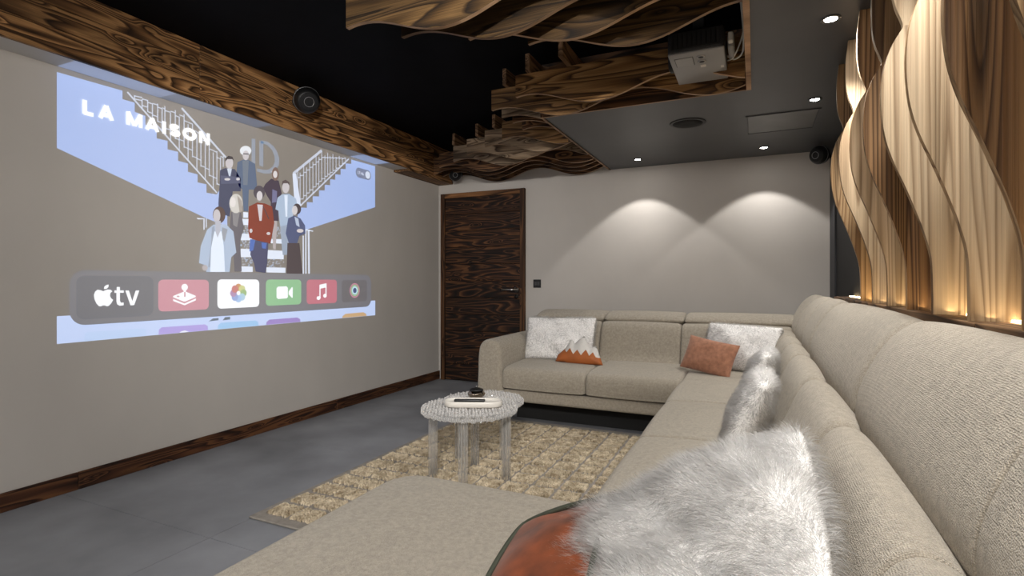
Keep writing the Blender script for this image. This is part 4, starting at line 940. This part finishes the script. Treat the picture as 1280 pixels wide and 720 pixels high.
# arcade tile
ic, y0, y1, z0, z1 = icon(197, 260.3, 349.5, 389.7, (202, 142, 152), 'app_tile')
glyph(ic, [gpx([(960 + 26 * math.cos(a), 154 + 27 * math.sin(a)) for a in np.linspace(0, 2 * PI, 20)[:-1]]), gpx([(952, 176), (970, 176), (970, 190), (1048, 222), (1048, 232), (965, 268), (952, 268), (868, 234), (868, 224), (952, 190)]),
           gpx([(868, 248), (958, 284), (1050, 243), (1050, 258), (960, 298), (868, 264)])], WH, 10, 'joystick')
glyph(ic, [gpx([(955, 192), (966, 192), (966, 230), (955, 232)]), gpx(ell(907, 227, 12, 6, 12))], (202, 142, 152), 11, 'joystick_shadow')
# photos tile
ic, y0, y1, z0, z1 = icon(271, 323.3, 349.2, 386, (248, 249, 252), 'app_tile')
cy_, cz_ = (y0 + y1) / 2 - .006, (z0 + z1) / 2 + .004
for k, col in enumerate(((204, 148, 100), (206, 206, 138), (160, 186, 124), (176, 204, 222), (168, 196, 232), (152, 168, 214), (178, 140, 176), (200, 124, 116))):
    a = PI / 2 - k * PI / 4; flat('petal', ell(cy_ + .040 * math.cos(a), cz_ + .040 * math.sin(a), .026, .026), col, 10 + .1 * k, ic)
def gp8(L_): return [wp(270 + x / 6.244, 330 + y / 6.244) for x, y in L_]
# video tile
ic, y0, y1, z0, z1 = icon(331.7, 375.8, 349.4, 382.4, (146, 190, 142), 'app_tile')
glyph(ic, [gp8([(478, 177), (545, 174), (556, 186), (556, 260), (546, 268), (480, 273), (468, 262), (468, 190)]), gp8([(562, 214), (588, 180), (594, 184), (594, 262), (588, 264), (562, 236)])], WH, 10, 'video_camera')
# music tile
ic, y0, y1, z0, z1 = icon(382.7, 420.4, 349.5, 380.3, (196, 118, 128), 'app_tile')
glyph(ic, [gp8([(803, 162), (858, 150), (858, 182), (811, 192), (811, 270), (803, 268)]), gp8([(850, 180), (858, 180), (858, 252), (850, 250)]), gp8(ell(795, 266, 14, 15)), gp8(ell(845, 248, 13, 15))], WH, 10, 'music_note')
# rings tile
ic, y0, y1, z0, z1 = icon(426.5, 458, 350, 378, (118, 110, 108), 'app_tile', .03)
cy_, cz_ = (y0 + y1) / 2, (z0 + z1) / 2 + .004
for r_, col in ((.066, (206, 138, 158)), (.055, (118, 110, 108)), (.052, (170, 204, 150)), (.041, (118, 110, 108)), (.038, (196, 224, 236)), (.024, (90, 96, 130))):
    flat('ring_disc', ell(cy_, cz_, r_, r_, 28), col, 10 + (.066 - r_) * 20, ic)
# tops of the second icon row, cut by the lower picture edge
def low_edge(px): return 430 - (px - 71) * 36 / 398
for a, b_, yt, col in ((105, 183, 414.5, (188, 206, 238)), (198, 260, 408.5, (176, 158, 220)), (272, 323, 403, (158, 196, 232)), (332.5, 375.5, 399, (160, 134, 196)), (427.5, 458, 391.8, (206, 170, 126))):
    e0 = low_edge(a); e1 = low_edge(b_); yt1 = yt - (b_ - a) * .05
    fpx('lower_tile', [(a, e0 - .3), (a + .5, yt + 3.5), (a + 4, yt + .5), (b_ - 4, yt1), (b_ - .5, yt1 + 2.0), (b_, e1 - .2)], col, 1)
fpx('lower_tile_dot', [(224, low_edge(224) - .4), (227, low_edge(227) - 2), (231, low_edge(231) - 2.4), (236, low_edge(236) - .4)], (236, 238, 246), 2)
fpx('shoe', [(260.5, 401.8), (273, 400.2), (273, 397.5), (266, 398)], (110, 112, 120), 2)
fpx('shoe', [(278, 400.5), (287.5, 399.3), (287.5, 396), (281, 396.5)], (110, 112, 120), 2)
# faint projector spill painted as glowing patches on the underside of the soffit
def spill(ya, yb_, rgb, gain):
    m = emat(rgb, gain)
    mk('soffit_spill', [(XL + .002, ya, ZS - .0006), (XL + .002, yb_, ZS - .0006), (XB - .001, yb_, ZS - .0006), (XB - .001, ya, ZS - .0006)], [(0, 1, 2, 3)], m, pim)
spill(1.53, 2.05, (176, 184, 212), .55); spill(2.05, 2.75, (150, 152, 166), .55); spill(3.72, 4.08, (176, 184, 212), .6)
